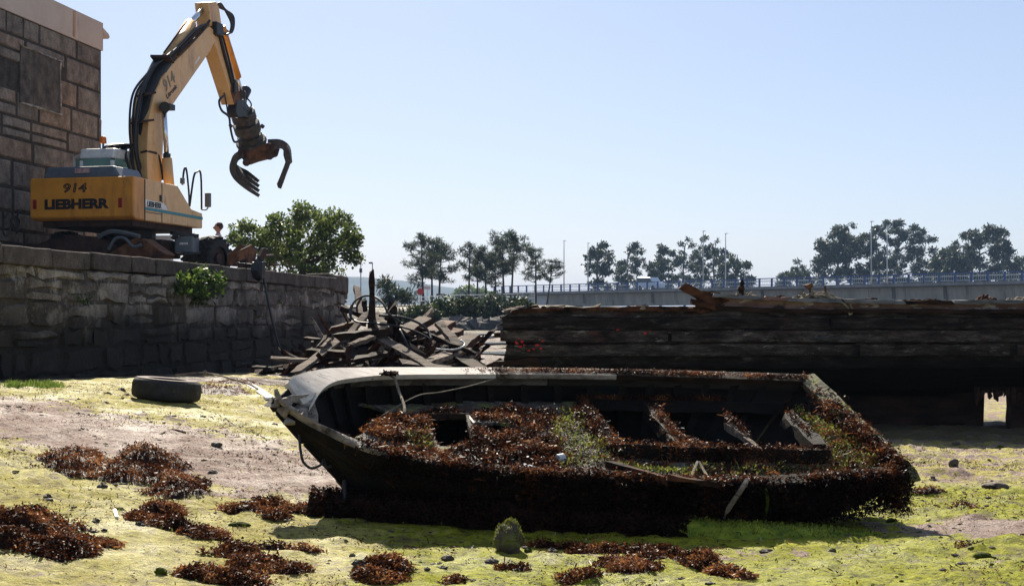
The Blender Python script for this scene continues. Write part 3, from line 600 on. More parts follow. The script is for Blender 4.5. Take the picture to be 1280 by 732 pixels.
mb.build('grab_pins', m_darkrust, exc)
# hand rails and mirror at the front right corner
mb = MB()
for a in ([(228,231),(230,213),(233,212),(236,240),(236.5,258)], [(237,258),(242,222),(246,215),(251,218),(252,262)]): mb.tube(arc([bp(p,q,W-.1) for p,q in a],4), .025, 6)
mb.build('hand_rail', m_ink, exc, smooth=True)
mb = MB(); mb.box(bp(260,250,W), (.12,.12,.34), ROT); mb.tube(arc([bp(p,q,W) for p,q in [(252,262),(258,262),(261,257)]],4), .018, 6); mb.box(bp(228,226,W-.05), (.08,.1,.14), ROT); mb.build('mirror', m_grey, exc, bevel=.03)
# undercarriage
mb = MB(); mb.tube([E(0,2.1,Z0-.30), E(0,2.1,Z0-.12)], .62, 20); mb.tube([E(0,2.1,.72), E(0,2.1,Z0-.28)], .55, 20); mb.build('slewing_ring', m_ink, exc)
mb = MB(); mb.box(E(-.1,2.3,.72), (2.2,.95,.42), ROT); mb.box(E(-.3,1.6,.80), (2.3,.7,.26), ROT); mb.build('chassis', m_darkrust, exc, bevel=.04)
bl = [(-1.75,.55),(-1.2,.82),(-.5,.98),(.15,.92),(.75,.62),(.95,.42),(.6,.1),(-1.75,.1)]
mb = MB(); mb.prism([E(x,.35,z) for x, z in bl], ef*.32); mb.build('stabiliser_plate', m_darkrust, exc, bevel=.03)
mb = MB(); mb.prism([E(x,.25,z) for x, z in [(.55,.55),(1.15,.88),(1.35,.86),(1.9,.50),(1.55,.42),(1.1,.32),(.6,.3)]], ef*.5); mb.build('dozer_blade', m_rust, exc, bevel=.02)
mb = MB(); mb.tube(arc([E(.55,.2,.62), E(.72,.2,.86), E(.95,.2,.86), E(1.15,.2,.68), E(1.35,.2,.72)],5), .035, 6); mb.tube(arc([E(.3,.22,.9), E(.6,.18,1.02), E(1.0,.2,.98), E(1.3,.2,.9)],5), .05, 6); mb.build('chassis_hose', m_grey, exc)
def onq(px, py, h=None): return P(px, py, 33.2)
mb = MB(); a = P(218,316,33.0); c = P(241,295,33.0); mb.prism([a, (c.x,a.y,a.z), c, (a.x,a.y,c.z)], (.0,.7,0)); tb = mb.build('tool_box', m_grey, exc, bevel=.03)
text('LIEBHERR', P(224.5,305.5,32.995), Vector((1,0,0)), ez, .20, .045, m_white, 'box_lettering', tb, bold=.03)
mb = MB(); mb.bar(P(214,291,32.9), P(247,295,33.3), .16, .09); mb.bar(P(216,299,32.9), P(222,290,32.9), .12,.1); mb.bar(P(226,318,32.9), P(247,316,33.2), .3,.05); mb.build('step_plate', m_ink, exc, bevel=.01)
def big_tyre(c, axis, R=.53, wd=.42, name='wheel'):
    axis = Vector(axis).normalized(); u = axis.cross(ez).normalized(); v_ = u.cross(axis); mb = MB(); n_ = 36; vs = []; fs = []
    prof = [(-.5,.56),(-.5,.8),(-.42,.95),(0,.975),(.42,.95),(.5,.8),(.5,.56)]
    for k in range(n_):
        an = 2*math.pi*k/n_
        for a_, r_ in prof: vs.append(Vector(c)+axis*a_*wd+(u*math.cos(an)+v_*math.sin(an))*r_*R)
    m_ = len(prof)
    for k in range(n_):
        for j in range(m_-1): fs.append((k*m_+j, k*m_+j+1, ((k+1) % n_)*m_+j+1, ((k+1) % n_)*m_+j))
    mb.add(vs, fs)
    for k in range(20):
        for sd in (-1, 1):
            an = 2*math.pi*(k+(.5 if sd > 0 else 0))/20; an2 = an+.2
            mb.bar(Vector(c)+axis*sd*wd*.05+(u*math.cos(an2)+v_*math.sin(an2))*R*.99, Vector(c)+axis*sd*wd*.5+(u*math.cos(an)+v_*math.sin(an))*R*.95, .07, .075, up=(u*math.cos(an)+v_*math.sin(an)))
    t = mb.build(name, m_rubber, exc)
    mb = MB(); mb.tube([Vector(c)-axis*.12, Vector(c)+axis*.14], R*.57, 20); mb.tube([Vector(c)+axis*.14, Vector(c)+axis*.2], R*.25, 12); mb.build('rim', m_darkrust, t)
    return t
tax = Vector((.92,-.38,0))
big_tyre((P(266,300,34.2).x, 34.2, QTOP+.53), tax); big_tyre((P(250,300,34.9).x, 35.0, QTOP+.53), tax)
big_tyre((E(-1.1,2.9,0).x, E(-1.1,2.9,0).y, QTOP+.53), er); big_tyre((E(-.9,.9,0).x, E(-.9,.9,0).y, QTOP+.53), er)

# scrap on the quay
def quaylift(px, py, Y): return P(px, py, Y)
mb = MB(); mb.prism([quaylift(*q,33.5) for q in [(283,332),(284,318),(300,305),(312,311),(308,333)]], (.1,.5,0)); mb.build('scrap_plate', m_rust, bevel=.015, label='large rust brown steel plate leaning behind the excavator wheel', cat='scrap metal')
mb = MB(); mb.bar(quaylift(288,331,32.2), quaylift(298,320,32.2), .16,.05); mb.bar(quaylift(296,321,32.2), quaylift(316,311,32.6), .05,.22); mb.build('scrap_channel', m_rust, bevel=.01, label='bent tan steel channel standing on the quay edge beside the wheel', cat='scrap metal')
mb = MB()
for _ in range(26):
    a = Vector((random.uniform(quaylift(297,330,33).x, quaylift(330,330,33).x), random.uniform(32.6,33.8), QTOP+random.uniform(.02,.35)))
    mb.tube(arc([a, a+Vector((random.uniform(-.2,.2), random.uniform(-.2,.2), random.uniform(-.08,.14))), a+Vector((random.uniform(-.4,.4), random.uniform(-.3,.3), random.uniform(-.1,.08)))],4), random.uniform(.02,.05), 5)
mb.build('scrap_tangle', m_darkrust, label='tangle of dark rusty rods and rope heaped at the quay edge', cat='scrap metal')
mb = MB(); mb.bar(quaylift(321,333,33), quaylift(331,311,33.1), .22,.12); mb.bar(quaylift(322,320,33), quaylift(342,319,33.6), .05,.05); mb.build('scrap_hook', m_darkrust, bevel=.02, label='upright rusty bracket with a short bar at the right end of the scrap', cat='scrap metal')
qu = (25.6-QY0)/qd.y
mb = MB(); mb.tube(arc([P(317,331,25.9)+Vector((-.3,0,.03)), P(318,334,25.6)+qn*.1, P(322,352,25.6)+qn*.12, P(330,385,25.4)+qn*.10, P(337,420,25.4)+qn*.12, P(341,440,25.3)+qn*.16],6), .02, 6); mb.ball(P(319,338,25.5)+qn*.06, .14, 8, (1,1,1.3), .3); mb.build('hanging_rope', m_black, label='black rope with a knotted bundle hanging down the quay wall', cat='rope')

# person behind the wheel
def person(loc, face):
    r = empty('person', loc, 'person with brown hair in a pale shirt standing on the quay behind the excavator wheel', 'person')
    Vs = [(0,0,.95),(0,0,1.15),(0,0,1.38),(0,0,1.48),(0,.01,1.56), (.09,0,.9),(.10,.02,.5),(.10,-.02,.09),(.10,.12,.04), (-.09,0,.9),(-.10,.02,.5),(-.10,-.02,.09),(-.10,.12,.04), (.19,0,1.40),(.25,.02,1.13),(.24,.16,.93),(.23,.22,.86), (-.19,0,1.40),(-.25,.02,1.13),(-.22,.18,.98),(-.2,.25,.93)]
    Es = [(0,1),(1,2),(2,3),(3,4),(0,5),(5,6),(6,7),(7,8),(0,9),(9,10),(10,11),(11,12),(2,13),(13,14),(14,15),(15,16),(2,17),(17,18),(18,19),(19,20)]
    Rs = [.14,.13,.15,.06,.055,.09,.065,.045,.04,.09,.065,.045,.04,.065,.048,.035,.03,.065,.048,.035,.03]
    rot = Matrix.Rotation(face, 4, 'Z')
    def body(name, vs_, es_, rs_, m):
        me = bpy.data.meshes.new(name); me.from_pydata([Vector(loc)+rot @ Vector(v) for v in vs_], es_, []); o = link(name, me, m, r)
        s = o.modifiers.new('skin', 'SKIN')
        me.skin_vertices[0].data[0].use_root = True
        for i, q in enumerate(rs_): me.skin_vertices[0].data[i].radius = (q, q)
        o.modifiers.new('sub', 'SUBSURF').levels = 2; o.modifiers['sub'].render_levels = 2; return o
    body('body', Vs, Es, Rs, m_skin)
    body('shirt', [(0,0,1.0),(0,0,1.15),(0,0,1.38),(0,0,1.455),(.19,0,1.40),(.245,.015,1.15),(-.19,0,1.40),(-.245,.015,1.15)], [(0,1),(1,2),(2,3),(2,4),(4,5),(2,6),(6,7)], [.165,.155,.17,.075,.085,.07,.085,.07], m_cloth)
    body('trousers', [(0,0,.97),(.09,0,.88),(.10,.02,.5),(.10,-.02,.12),(-.09,0,.88),(-.10,.02,.5),(-.10,-.02,.12)], [(0,1),(1,2),(2,3),(0,4),(4,5),(5,6)], [.16,.11,.085,.07,.11,.085,.07], m_trous)
    mb = MB(); mb.ball(Vector((0,.01,1.64)), .115, 16, (.78,.95,1.15)); mb.ball((0,.125,1.63), .022, 8, (1,1.3,1.5)); mb.ball((.085,0,1.635), .028, 8, (.5,.9,1.2)); mb.ball((-.085,0,1.635), .028, 8, (.5,.9,1.2)); mb.box((0,.112,1.585), (.045,.012,.012))
    mb.v = [tuple(Vector(loc)+rot @ Vector(v)) for v in mb.v]; mb.build('head', m_skin, r, smooth=True)
    mb = MB()
    for s_ in (-1,1): mb.ball((.035*s_,.105,1.65), .011, 8)
    mb.v = [tuple(Vector(loc)+rot @ Vector(v)) for v in mb.v]; mb.build('eyes', m_ink, r)
    mb = MB(); mb.ball((0,-.025,1.675), .118, 16, (.85,.95,1.0), .05); mb.v = [tuple(Vector(loc)+rot @ Vector(v)) for v in mb.v]; mb.build('hair', m_hair, r, smooth=True)
Yp = 40.0; person((P(273,300,Yp).x, Yp, QTOP+.02), math.radians(100))

# ------------------------------------------------------------------ foliage
def quads(C, Nn, Ln, Wd, tint, name, m, parent=None, droop=.0, **k):
    """bent two-quad fronds from roots C along directions Nn"""
    n_ = len(C); d = Nn/np.maximum(np.linalg.norm(Nn, axis=1, keepdims=True), 1e-6); a = rng.normal(size=(n_,3)); w_ = np.cross(d, a); w_ /= np.maximum(np.linalg.norm(w_, axis=1, keepdims=True), 1e-6)
    L = Ln[:,None]; w_ = w_*Wd[:,None]*.5; curl = np.cross(d, w_); curl /= np.maximum(np.linalg.norm(curl, axis=1, keepdims=True), 1e-6); curl = curl*L*rng.uniform(-.35,.35,(n_,1)); curl[:,2] -= droop*Ln
    V = np.stack([C-w_*.35, C+w_*.35, C+d*L*.5-w_+curl*.3, C+d*L*.5+w_+curl*.3, C+d*L-w_*.45+curl, C+d*L+w_*.45+curl], 1).reshape(-1,3)
    o = np.arange(n_)[:,None]*6; F = np.concatenate([o+np.array([[0,1,3,2]]), o+np.array([[2,3,5,4]])], 1).reshape(-1,4)
    me = np_mesh(name, V, F, np.repeat(np.clip(tint,0,1), 6)); return link(name, me, m, parent, **k)
def clumps(cl, size, dens, flat=.7, fill=.55):
    """cl: (x,y,z,r) centres -> leaf roots, directions and tints; leaves are thrown around each centre"""
    Cs, Ds, Ts = [], [], []
    for (x, y, z, r) in cl:
        n_ = max(6, int(dens*r*r)); d = rng.normal(size=(n_,3)); d /= np.linalg.norm(d, axis=1, keepdims=True)
        rad = r*(fill+(1-fill)*rng.random(n_))*(.75+.5*rng.random(n_)); p = d*rad[:,None]; p[:,2] *= flat
        Cs.append(p+np.array([x,y,z])); Ds.append(d*.6+rng.normal(size=(n_,3))*.7); Ts.append(np.clip(.45+rng.normal()*.16+rng.normal(size=n_)*.18, 0, 1))
    return np.concatenate(Cs), np.concatenate(Ds), np.concatenate(Ts)
def tree(name, label, cat, base, limbs, cl, leaf, wleaf, dens, m, r0, group=None, flat=.7, trunkm=None, fill=.5):
    t = empty(name, base, label, cat, group); mb = MB()
    for path, ra, rb in limbs:
        a = arc(path, 4); n_ = len(a); mb.tube(a, [ra+(rb-ra)*i/(n_-1) for i in range(n_)], 7)
    mb.build('trunk', trunkm or m_bark, t, smooth=True)
    C, D, T = clumps(cl, leaf, dens, flat, fill); k = len(C)
    quads(C, D, leaf*rng.uniform(.6,1.4,k), wleaf*rng.uniform(.6,1.3,k), T, 'crown', m, t)
    return t
def inside(poly, x, y):
    c = False; j = len(poly)-1
    for i in range(len(poly)):
        (xi, yi), (xj, yj) = poly[i], poly[j]
        if (yi > y) != (yj > y) and x < (xj-xi)*(y-yi)/(yj-yi)+xi: c = not c
        j = i
    return c
def crown(poly, Y, depth, n_, rr, seed):
    """clump centres filling a crown of this outline and depth"""
    r = random.Random(seed); xs = [p[0] for p in poly]; ys = [p[1] for p in poly]; cx_ = (min(xs)+max(xs))/2; hw = (max(xs)-min(xs))/2; out = []; tries = 0
    while len(out) < n_ and tries < 20000:
        tries += 1; x = r.uniform(min(xs), max(xs)); y = r.uniform(min(ys), max(ys))
        if not inside(poly, x, y): continue
        dd = depth*math.sqrt(max(.05, 1-((x-cx_)/hw)**2)); p = P(x, y, Y); out.append((p.x, p.y+r.uniform(-dd, dd), p.z, r.uniform(*rr)))
    return out
# broad green tree beyond the quay
poly = [(283,300),(292,288),(306,284),(316,276),(330,279),(345,270),(360,272),(372,262),(384,262),(396,270),(412,268),(424,268),(438,276),(446,288),(452,312),(448,322),(436,324),(424,334),(412,344),(380,346),(330,340),(330,318),(300,312)]
Y = 50; cl = crown(poly, Y, 1.9, 210, (.16,.36), 3); b0 = P(378,350,Y); b0.z = 2.1
limbs = [([b0, P(378,330,Y), P(372,305,Y)], .16,.07)]+[([P(377,332,Y), P(x_*.5+188,320,Y+dy*.5), P(x_,y_,Y+dy)], .07,.02) for x_,y_,dy in ((320,296,-.6),(345,285,.8),(400,285,.5),(428,300,-.7),(440,316,.3),(365,275,-.3),(305,303,.5),(410,325,-.9))]
tree('leafy_tree', 'broad bright green leafy tree standing beyond the end of the quay', 'tree', b0, limbs, cl, .10, .075, 1000, m_leaf, .15)
# bush growing out of the wall
cl = []
for q in crown([(216,352),(226,340),(240,338),(256,334),(270,340),(281,344),(282,356),(272,366),(258,380),(244,378),(232,364),(220,362)], 23.3, .3, 70, (.06,.12), 8):
    px, py = proj(q[:3]); y_ = -8.873/((px-640)/FPX-.156)-random.uniform(.1,.7); v = P(px, py, y_); cl.append((v.x, v.y, v.z, q[3]))
b0 = qat((23.3-QY0)/qd.y, 1.8, .0)
C, D, T = clumps([(a_,b2,c_,r_*random.uniform(.5,1.25)) for a_,b2,c_,r_ in cl], .05, 2600, .9, .3); t = empty('wall_bush', b0, 'small bright green bush growing out of the quay wall under the coping', 'bush')
quads(C, D, .06*rng.uniform(.6,1.4,len(C)), .045*rng.uniform(.6,1.3,len(C)), T, 'foliage', m_bushleaf, t)
mb = MB()
for q in cl[::4]: mb.tube(arc([b0-qn*.05, b0.lerp(Vector(q[:3]), .5)+Vector((0,0,-.03)), Vector(q[:3])],3), [.012]*7, 5)
mb.build('stems', m_bark, t)
cl = [(float(xq(y_))+.05, y_, z_, .07) for y_, z_ in ((19.2,1.62),(19.4,1.6),(23.9,1.72),(27.6,1.66))]
for i, q in enumerate(cl):
    C, D, T = clumps([q], .04, 9000, .9, .2)
    quads(C, D, .06*rng.uniform(.6,1.4,len(C)), .015+0*C[:,0], T*.6, 'wall_tuft', m_bushleaf, label='small weed tuft rooted in a joint of the quay wall', cat='plant', group='weed tufts on the quay wall')
# grass along the foot of the wall
pt = []
for px in (12, 20, 26, 40, 52, 56, 60, 64, 68): pt += [G(px+random.uniform(-6,6), 484+random.uniform(-3,2)) for _ in range(16)]
C = np.array([tuple(p) for p in pt]); C = np.repeat(C, 8, 0)+rng.normal(size=(len(C)*8,3))*np.array([.05,.05,0]); C[:,2] = gzf(C[:,0], C[:,1]); k = len(C)
quads(C, np.array([0,0,1])+rng.normal(size=(k,3))*.4, rng.uniform(.025,.075,k), .008+0*rng.random(k), rng.random(k), 'grass', m_grass, kind='stuff')

# pines
def pine(top, base, spread, start, Y, seed, label, lean=0):
    r = random.Random(seed); tp = P(top[0], top[1], Y); bs = P(base[0], base[1], Y); bs.z = min(bs.z, float(gz(bs.x, Y))+.1); H = tp.z-bs.z; s = FPX/Y
    def trunk(k): return bs.lerp(tp, k)+Vector((math.sin(k*3+seed)*.012*H, 0, 0))
    limbs = [([trunk(k/6) for k in range(7)], .014*H+.05, .03)]; cl = []
    k = start
    while k < .985:
        for _ in range(r.choice((2,2,3))):
            an = r.uniform(0, 6.28); env = min(1, .28+1.05*((1-k)/(1-start))**.8)*(1 if k > start+.12 else .75); ln = spread/s*env*r.uniform(.55, 1.1)*(1 if r.random() < .85 else .5)
            a = trunk(k); e = a+Vector((math.cos(an)*ln, math.sin(an)*ln, ln*r.uniform(.05,.5))); limbs.append(([a, a.lerp(e,.5)+Vector((0,0,-.06*ln)), e], .035+.006*H*(1-k), .015))
            for q in (1.0, .78, .58)[:r.choice((2,3))]:
                c = a.lerp(e, q); cl.append((c.x+r.uniform(-.15,.15), c.y+r.uniform(-.15,.15), c.z+r.uniform(.0,.25), r.uniform(.30,.55)*H/9))
        k += r.uniform(.036,.06)
    cl.append((tp.x, tp.y, tp.z-.1, .3*H/9))
    tree('pine_tree', label, 'pine tree', bs, limbs, cl, .40*H/9, .07*H/9, 210/(H/9)**2, m_needle, .1, 'pines on the far bank', .5, None, .2)
YP = 150
for i, (tp, bs, sp, stt, lb) in enumerate([
    ((528,296),(529,392),26,.36,'tall pine at the left end of the row on the far bank'),
    ((541,302),(541,392),17,.48,'narrow pine second from the left on the far bank'),
    ((551,299),(550,392),24,.42,'pine with wide right hand branches, third from the left on the far bank'),
    ((586,305),(586,392),20,.50,'pine with a bare lower trunk left of the dense middle group'),
    ((597,314),(595,392),15,.52,'short thin pine in the shade of the middle group'),
    ((607,308),(606,392),16,.5,'slim pine just left of the tallest pine'),
    ((620,312),(619,392),17,.42,'dense pine in front of the tallest pair'),
    ((629,293),(631,392),25,.52,'tallest pine on the far bank with a rounded top'),
    ((643,297),(640,392),24,.52,'tall pine right beside the tallest one'),
    ((668,311),(671,385),27,.44,'spreading pine with a bushy crown right of the tall pair'),
    ((690,326),(683,385),18,.55,'leaning pine nearest the bridge end')]):
    pine(tp, bs, sp, stt, YP+(i*7) % 5*3, 40+i, lb)
# low pine between post and pines
Y = 95; cl = crown([(475,377),(476,356),(480,349),(487,352),(492,358),(500,366),(507,362),(514,367),(519,377)], Y, 1.0, 40, (.25,.42), 5); b0 = P(486,385,Y)
tree('low_pine', 'low rounded dark pine beside the road left of the tall pines', 'pine tree', b0, [([b0, P(486,370,Y), P(483,352,Y)], .10,.03), ([P(488,378,Y), P(505,366,Y)], .05,.02)], cl, .3, .08, 260, m_needle, .1)
# hedge and bushes under the pines
for i, (poly, Y, lb, mt) in enumerate([
    ([(536,406),(534,386),(545,376),(560,373),(574,376),(574,406)], 86, 'dark rounded bush under the left pines on the bank', m_hedge),
    ([(566,405),(566,382),(580,374),(598,378),(608,374),(614,405)], 87, 'dark bush in the middle of the bank under the pines', m_hedge),
    ([(604,404),(606,382),(612,372),(622,370),(632,378),(636,404)], 85, 'brighter green bush below the tallest pines', m_gum),
    ([(630,402),(632,384),(646,374),(660,378),(672,388),(672,402)], 87, 'dark bush at the right end of the bank beside the bridge', m_hedge),
    ([(496,404),(500,394),(516,388),(532,385),(546,388),(548,404)], 84, 'low brown green scrub at the left end of the bank', m_hedge)]):
    cl = crown(poly, Y, 1.3, 85, (.28,.5), 60+i); b0 = P(sum(p[0] for p in poly)/len(poly), 402, Y); b0.z = float(gz(b0.x, Y))
    tree('bush', lb, 'bush', b0, [([b0, b0+Vector((0,0,.8)), b0+Vector((.2,0,1.3))], .06,.02)], cl, .2, .13, 200, mt, .1, 'bushes on the far bank', .8)
Y = 260; 
for i, (poly, lb) in enumerate([([(560,382),(566,368),(585,360),(605,358),(615,382)], 'hazy light green wood edge seen between the pine trunks'), ([(395,372),(395,362),(420,362),(425,372)], 'hazy tree clump at the hill foot behind the leafy tree')]):
    cl = crown(poly, 420, 5, 60, (1.2,2.2), 80+i); b0 = P(poly[0][0]+15, 384, 420)
    tree('distant_tree', lb, 'tree', b0, [([b0, b0+Vector((0,0,3))], .3,.1)], cl, .9, .5, 12, m_leaf, .3)
# gum trees beyond the bridge
GUM = [
 ('slender gum tree with a wispy top at the left end, beyond the bridge', 747, [(733,322),(740,310),(748,312),(748,302),(758,299),(762,312),(764,335),(763,372),(742,372),(736,345)], 22),
 ('gum tree with a bare forked top left of the van', 785, [(769,342),(776,325),(786,323),(790,300),(797,297),(798,312),(803,318),(806,330),(808,372),(772,372)], 26),
 ('narrow gum tree rising behind the van', 825, [(811,328),(820,320),(823,297),(833,297),(834,318),(838,340),(842,372),(814,372)], 26),
 ('dense gum tree left of the lamp post pair', 855, [(840,310),(850,300),(862,298),(872,304),(878,325),(880,372),(840,372)], 30),
 ('gum tree standing behind the lamp post pair', 893, [(872,312),(880,298),(892,296),(902,303),(908,320),(908,372),(872,372)], 30),
 ('low spreading gum tree at the right end of the middle row', 920, [(902,322),(914,312),(926,322),(938,330),(940,345),(938,370),(902,370)], 24),
 ('small conical gum tree left of the big grove', 996, [(972,352),(978,344),(990,340),(996,322),(1000,330),(1014,336),(1020,360),(975,360)], 22),
 ('broad gum tree at the left of the big grove beyond the bridge', 1048, [(1020,310),(1030,292),(1044,288),(1056,283),(1072,280),(1086,284),(1094,310),(1096,355),(1020,355)], 46),
 ('tallest gum tree of the big grove with a domed crown', 1122, [(1088,290),(1106,278),(1120,275),(1138,278),(1152,288),(1164,296),(1160,306),(1170,320),(1178,338),(1174,355),(1088,355)], 52),
 ('wide gum tree with an open top near the right edge', 1225, [(1184,318),(1196,302),(1200,288),(1216,284),(1240,284),(1256,294),(1262,308),(1274,320),(1280,335),(1276,352),(1182,352)], 46),
 ('dark low gum tree between the two big crowns', 1188, [(1168,345),(1172,322),(1186,312),(1204,322),(1206,352),(1168,352)], 24),
 ('gum tree cut by the right edge of the view', 1290, [(1268,348),(1272,325),(1284,315),(1310,315),(1320,348)], 24)]
for i, (lb, tx, poly, n_) in enumerate(GUM):
    Y = 300+(i*37) % 60; sc_ = Y/300; airy = tx < 1000; cl = crown(poly, Y, 4.5, int(n_*(2.2 if airy else 2.9)), (.6,1.25) if airy else (.8,1.5), 100+i); ytop = min(p[1] for p in poly); b0 = P(tx, 392, Y); b0.z = float(gz(b0.x, Y))
    limbs = [([b0, P(tx+1,370,Y), P(tx-1,(370+ytop)/2,Y), P(tx+2,ytop+6,Y)], .38,.06)]+[([P(tx, min(372, proj((q[0],Y,q[2]))[1]+12), Y), (q[0],q[1],q[2])], .12,.04) for q in cl[::5]]
    tree('gum_tree', lb, 'tree', b0, limbs, cl, .58, .28, 78, m_gum, .2, 'gum trees beyond the bridge', .62, M('pale_gum_bark', (.10,.09,.075),(.2,.18,.16), 3) if i == 0 else bpy.data.materials['pale_gum_bark'], .15)

# ------------------------------------------------------------------ bridge
A0 = Vector((3.5, 247, 0)); A1 = Vector((62, 172, 0)); bd = (A1-A0).normalized(); bn = Vector((bd.y, -bd.x, 0)); bn = bn if bn.y < 0 else -bn
DZ = 5.85; BLEN = (A1-A0).length+70
def br(u, d, z): p = A0+bd*u+bn*d; return Vector((p.x, p.y, z))
bridge = empty('bridge', br(30,-5,1), 'long concrete road bridge with a blue railing crossing the background', 'bridge')
mb = MB(); mb.prism([br(3,-.8,DZ-.35), br(3,-1.1,DZ-2.35), br(3,-9,DZ-2.35), br(3,-9.3,DZ-.35)], bd*BLEN); mb.build('girder', m_conc, bridge)
mb = MB(); mb.prism([br(-12,0,DZ-.3), br(-12,0,DZ+.12), br(-12,-10,DZ+.12), br(-12,-10,DZ-.3), br(-12,-9,DZ-.42), br(-12,-1,DZ-.42)], bd*(BLEN+15)); mb.build('deck', M('edge_concrete', (.17,.17,.17), (.26,.26,.265), 1, rough=.9), bridge)
mb = MB(); mb.prism([br(-4,-.9,.6), br(3.0,-.9,.6), br(3.0,-.9,DZ-.45), br(-4,-.9,DZ-.45)], -bn*8.2); mb.build('abutment', M('pale_abutment', (.42,.43,.44), (.52,.53,.54), 1, rough=.9), bridge)
for u in (47, 78, 110): 
    mb = MB(); mb.box(br(u,-5,1.6), (5.5,1.2,4.1), Matrix.Rotation(math.atan2(bd.y, bd.x)+math.pi/2, 3, 'Z')); mb.build('pier', m_conc, bridge, bevel=.1)
for u in (12.5,29,52,59.5,75,83):
    mb = MB(); mb.prism([br(u,-.79,DZ-.42), br(u+.55,-.79,DZ-.42), br(u+.6,-.84,DZ-1.9-(u % 3)*.15), br(u+.05,-.84,DZ-1.9)], -bn*.03); mb.build('drain_stain', M('drain_stain', (.07,.062,.055), (.14,.125,.11), 2, rough=.9, bump=0, stretch=(1,1,.2)) if u == 12.5 else bpy.data.materials['drain_stain'], bridge)
mb = MB(); mb.bar(br(-12,-.1,DZ+1.25), br(BLEN,-.1,DZ+1.25), .14, .12); mb.build('top_rail', m_blue, bridge)
mb = MB(); mb.bar(br(-12,-.1,DZ+.32), br(BLEN,-.1,DZ+.32), .06, .06)
u = -12
while u < BLEN: mb.bar(br(u,-.1,DZ+.3), br(u,-.1,DZ+1.2), .03, .03); u += .33
mb.build('balusters', m_railgrey, bridge)
mb = MB(); mb.bar(br(-12,-9.8,DZ+1.2), br(BLEN,-9.8,DZ+1.2), .1, .1); mb.bar(br(-12,-9.8,DZ+.6), br(BLEN,-9.8,DZ+.6), .08, .08); mb.build('far_rail', m_galv, bridge)
pm = MB(); pm.box((0,0,.62), (.26,.16,1.25)); proto = pm.build('railing_post', m_blue, bridge)
proto.matrix_parent_inverse = Matrix.Identity(4)
def place_post(o, u): p = br(u,-.08,DZ+.05)-Vector(bridge.location); o.location = p; o.rotation_euler.z = math.atan2(bd.y, bd.x)
place_post(proto, -11); u = -8.7
while u < 122:
    o = proto.copy(); COL.objects.link(o); o.parent = bridge; place_post(o, u); u += 2.35
# lamp posts on the bridge
def lamp(base, H, label, grp, parent=None, arm=.0):
    t = empty('lamp_post', base, label, 'lamp post', grp); mb = MB(); mb.tube([base, base+Vector((0,0,H))], [.11,.06], 8); mb.build('pole', m_galv, t, smooth=True)
    mb = MB(); mb.box(base+Vector((.12,0,H+.03)), (.5,.16,.09)); mb.build('lamp_head', m_galv, t, bevel=.02)
for px, top, lb in ((705,301,'lamp post standing alone just right of the pines'), (735,304,'lamp post beside the slender gum tree'), (879,289,'left lamp post of the pair in front of the middle gum trees'), (907,292,'right lamp post of the pair in front of the middle gum trees'), (1089,277,'left lamp post of the pair before the big gum grove'), (1109,282,'right lamp post of the pair before the big gum grove')):
    k = (px-640)/FPX; off = -.35 if px in (705,879,1089) else -9.5; o = A0+bn*off; u = (k*o.y-o.x)/(bd.x-k*bd.y); p = o+bd*u; p.z = DZ+.1; H = CAMZ-(top-HOR)/FPX*p.y-p.z
    lamp(p, H, lb, 'lamp posts on the bridge')
# van
k = (813-640)/FPX; o_ = A0+bn*-3.2; u = (k*o_.y-o_.x)/(bd.x-k*bd.y); vb = o_+bd*u; vb.z = DZ+.12
van = empty('van', vb, 'pale blue and white van driving across the bridge', 'van'); VR = Matrix((bd, -bn, ez)).transposed()
def V_(x, y, z): return vb+bd*x+(-bn)*y+ez*z
mb = MB(); mb.prism([V_(x,-.9,z) for x, z in [(-2.4,.35),(2.4,.35),(2.45,.85),(2.2,1.12),(1.45,1.3),(.85,1.95),(-2.2,2.02),(-2.45,1.8)]], -bn*1.8); mb.build('body', plain('pale_blue_van_paint', (.42,.50,.60), .3), van, bevel=.06)
mb = MB(); mb.prism([V_(x,-.915,z) for x, z in [(-2.3,1.22),(1.25,1.25),(.78,1.82),(-2.2,1.84)]], -bn*-.012); mb.build('side_windows', m_vanglass, van)
for x in (-1.5, 1.5):
    mb = MB(); mb.tube([V_(x,-.93,.34), V_(x,-.7,.34)], .34, 14); mb.build('wheel', m_rubber, van)

# road, fence and signs on the far bank
mb = MB(); r0 = [(-14,96),(-3,104),(3,135),(6,200),(0,240)]
for i in range(len(r0)-1):
    (x0_,y0_),(x1_,y1_) = r0[i], r0[i+1]; z0_ = float(gz(x0_,y0_))+.12; z1_ = float(gz(x1_,y1_))+.12
    mb.add([(x0_-3,y0_+3,z0_),(x0_+1,y0_-1,z0_),(x1_+1,y1_-1,z1_),(x1_-3,y1_+3,z1_)], [(0,1,2,3)])
mb.build('road', M('pale_road', (.34,.30,.26), (.45,.41,.37), 1, rough=.95, bump=0), kind='structure')
fen = empty('roadside_fence', P(520,386,104), 'thin wire and rail fence along the road below the hill', 'fence')
fp = [P(470,384,100), P(500,382,101), P(525,381,103), P(560,377.5,112), P(600,376,125), P(640,374,140), P(668,372,150)]
fpts = arc(fp, 5); mb = MB()
for dz in (.0, .28, .55): mb.tube([p+Vector((0,0,dz)) for p in fpts], .022, 4)
mb.build('rails', m_galv, fen)
for p in fpts: mb = MB(); mb.bar(p+Vector((0,0,-.8)), p+Vector((0,0,.62)), .06,.06); mb.build('post', m_galv, fen)
def pole(px, y0_, y1_, Y, lb, r=.045, name='street_pole'):
    a = P(px, y0_, Y); a.z = min(a.z, float(gz(a.x,Y))+.1) if a.z > 2.2 else a.z; c = P(px, y1_, Y); mb = MB(); mb.tube([a, c], [r, r*.7], 6); return mb, a
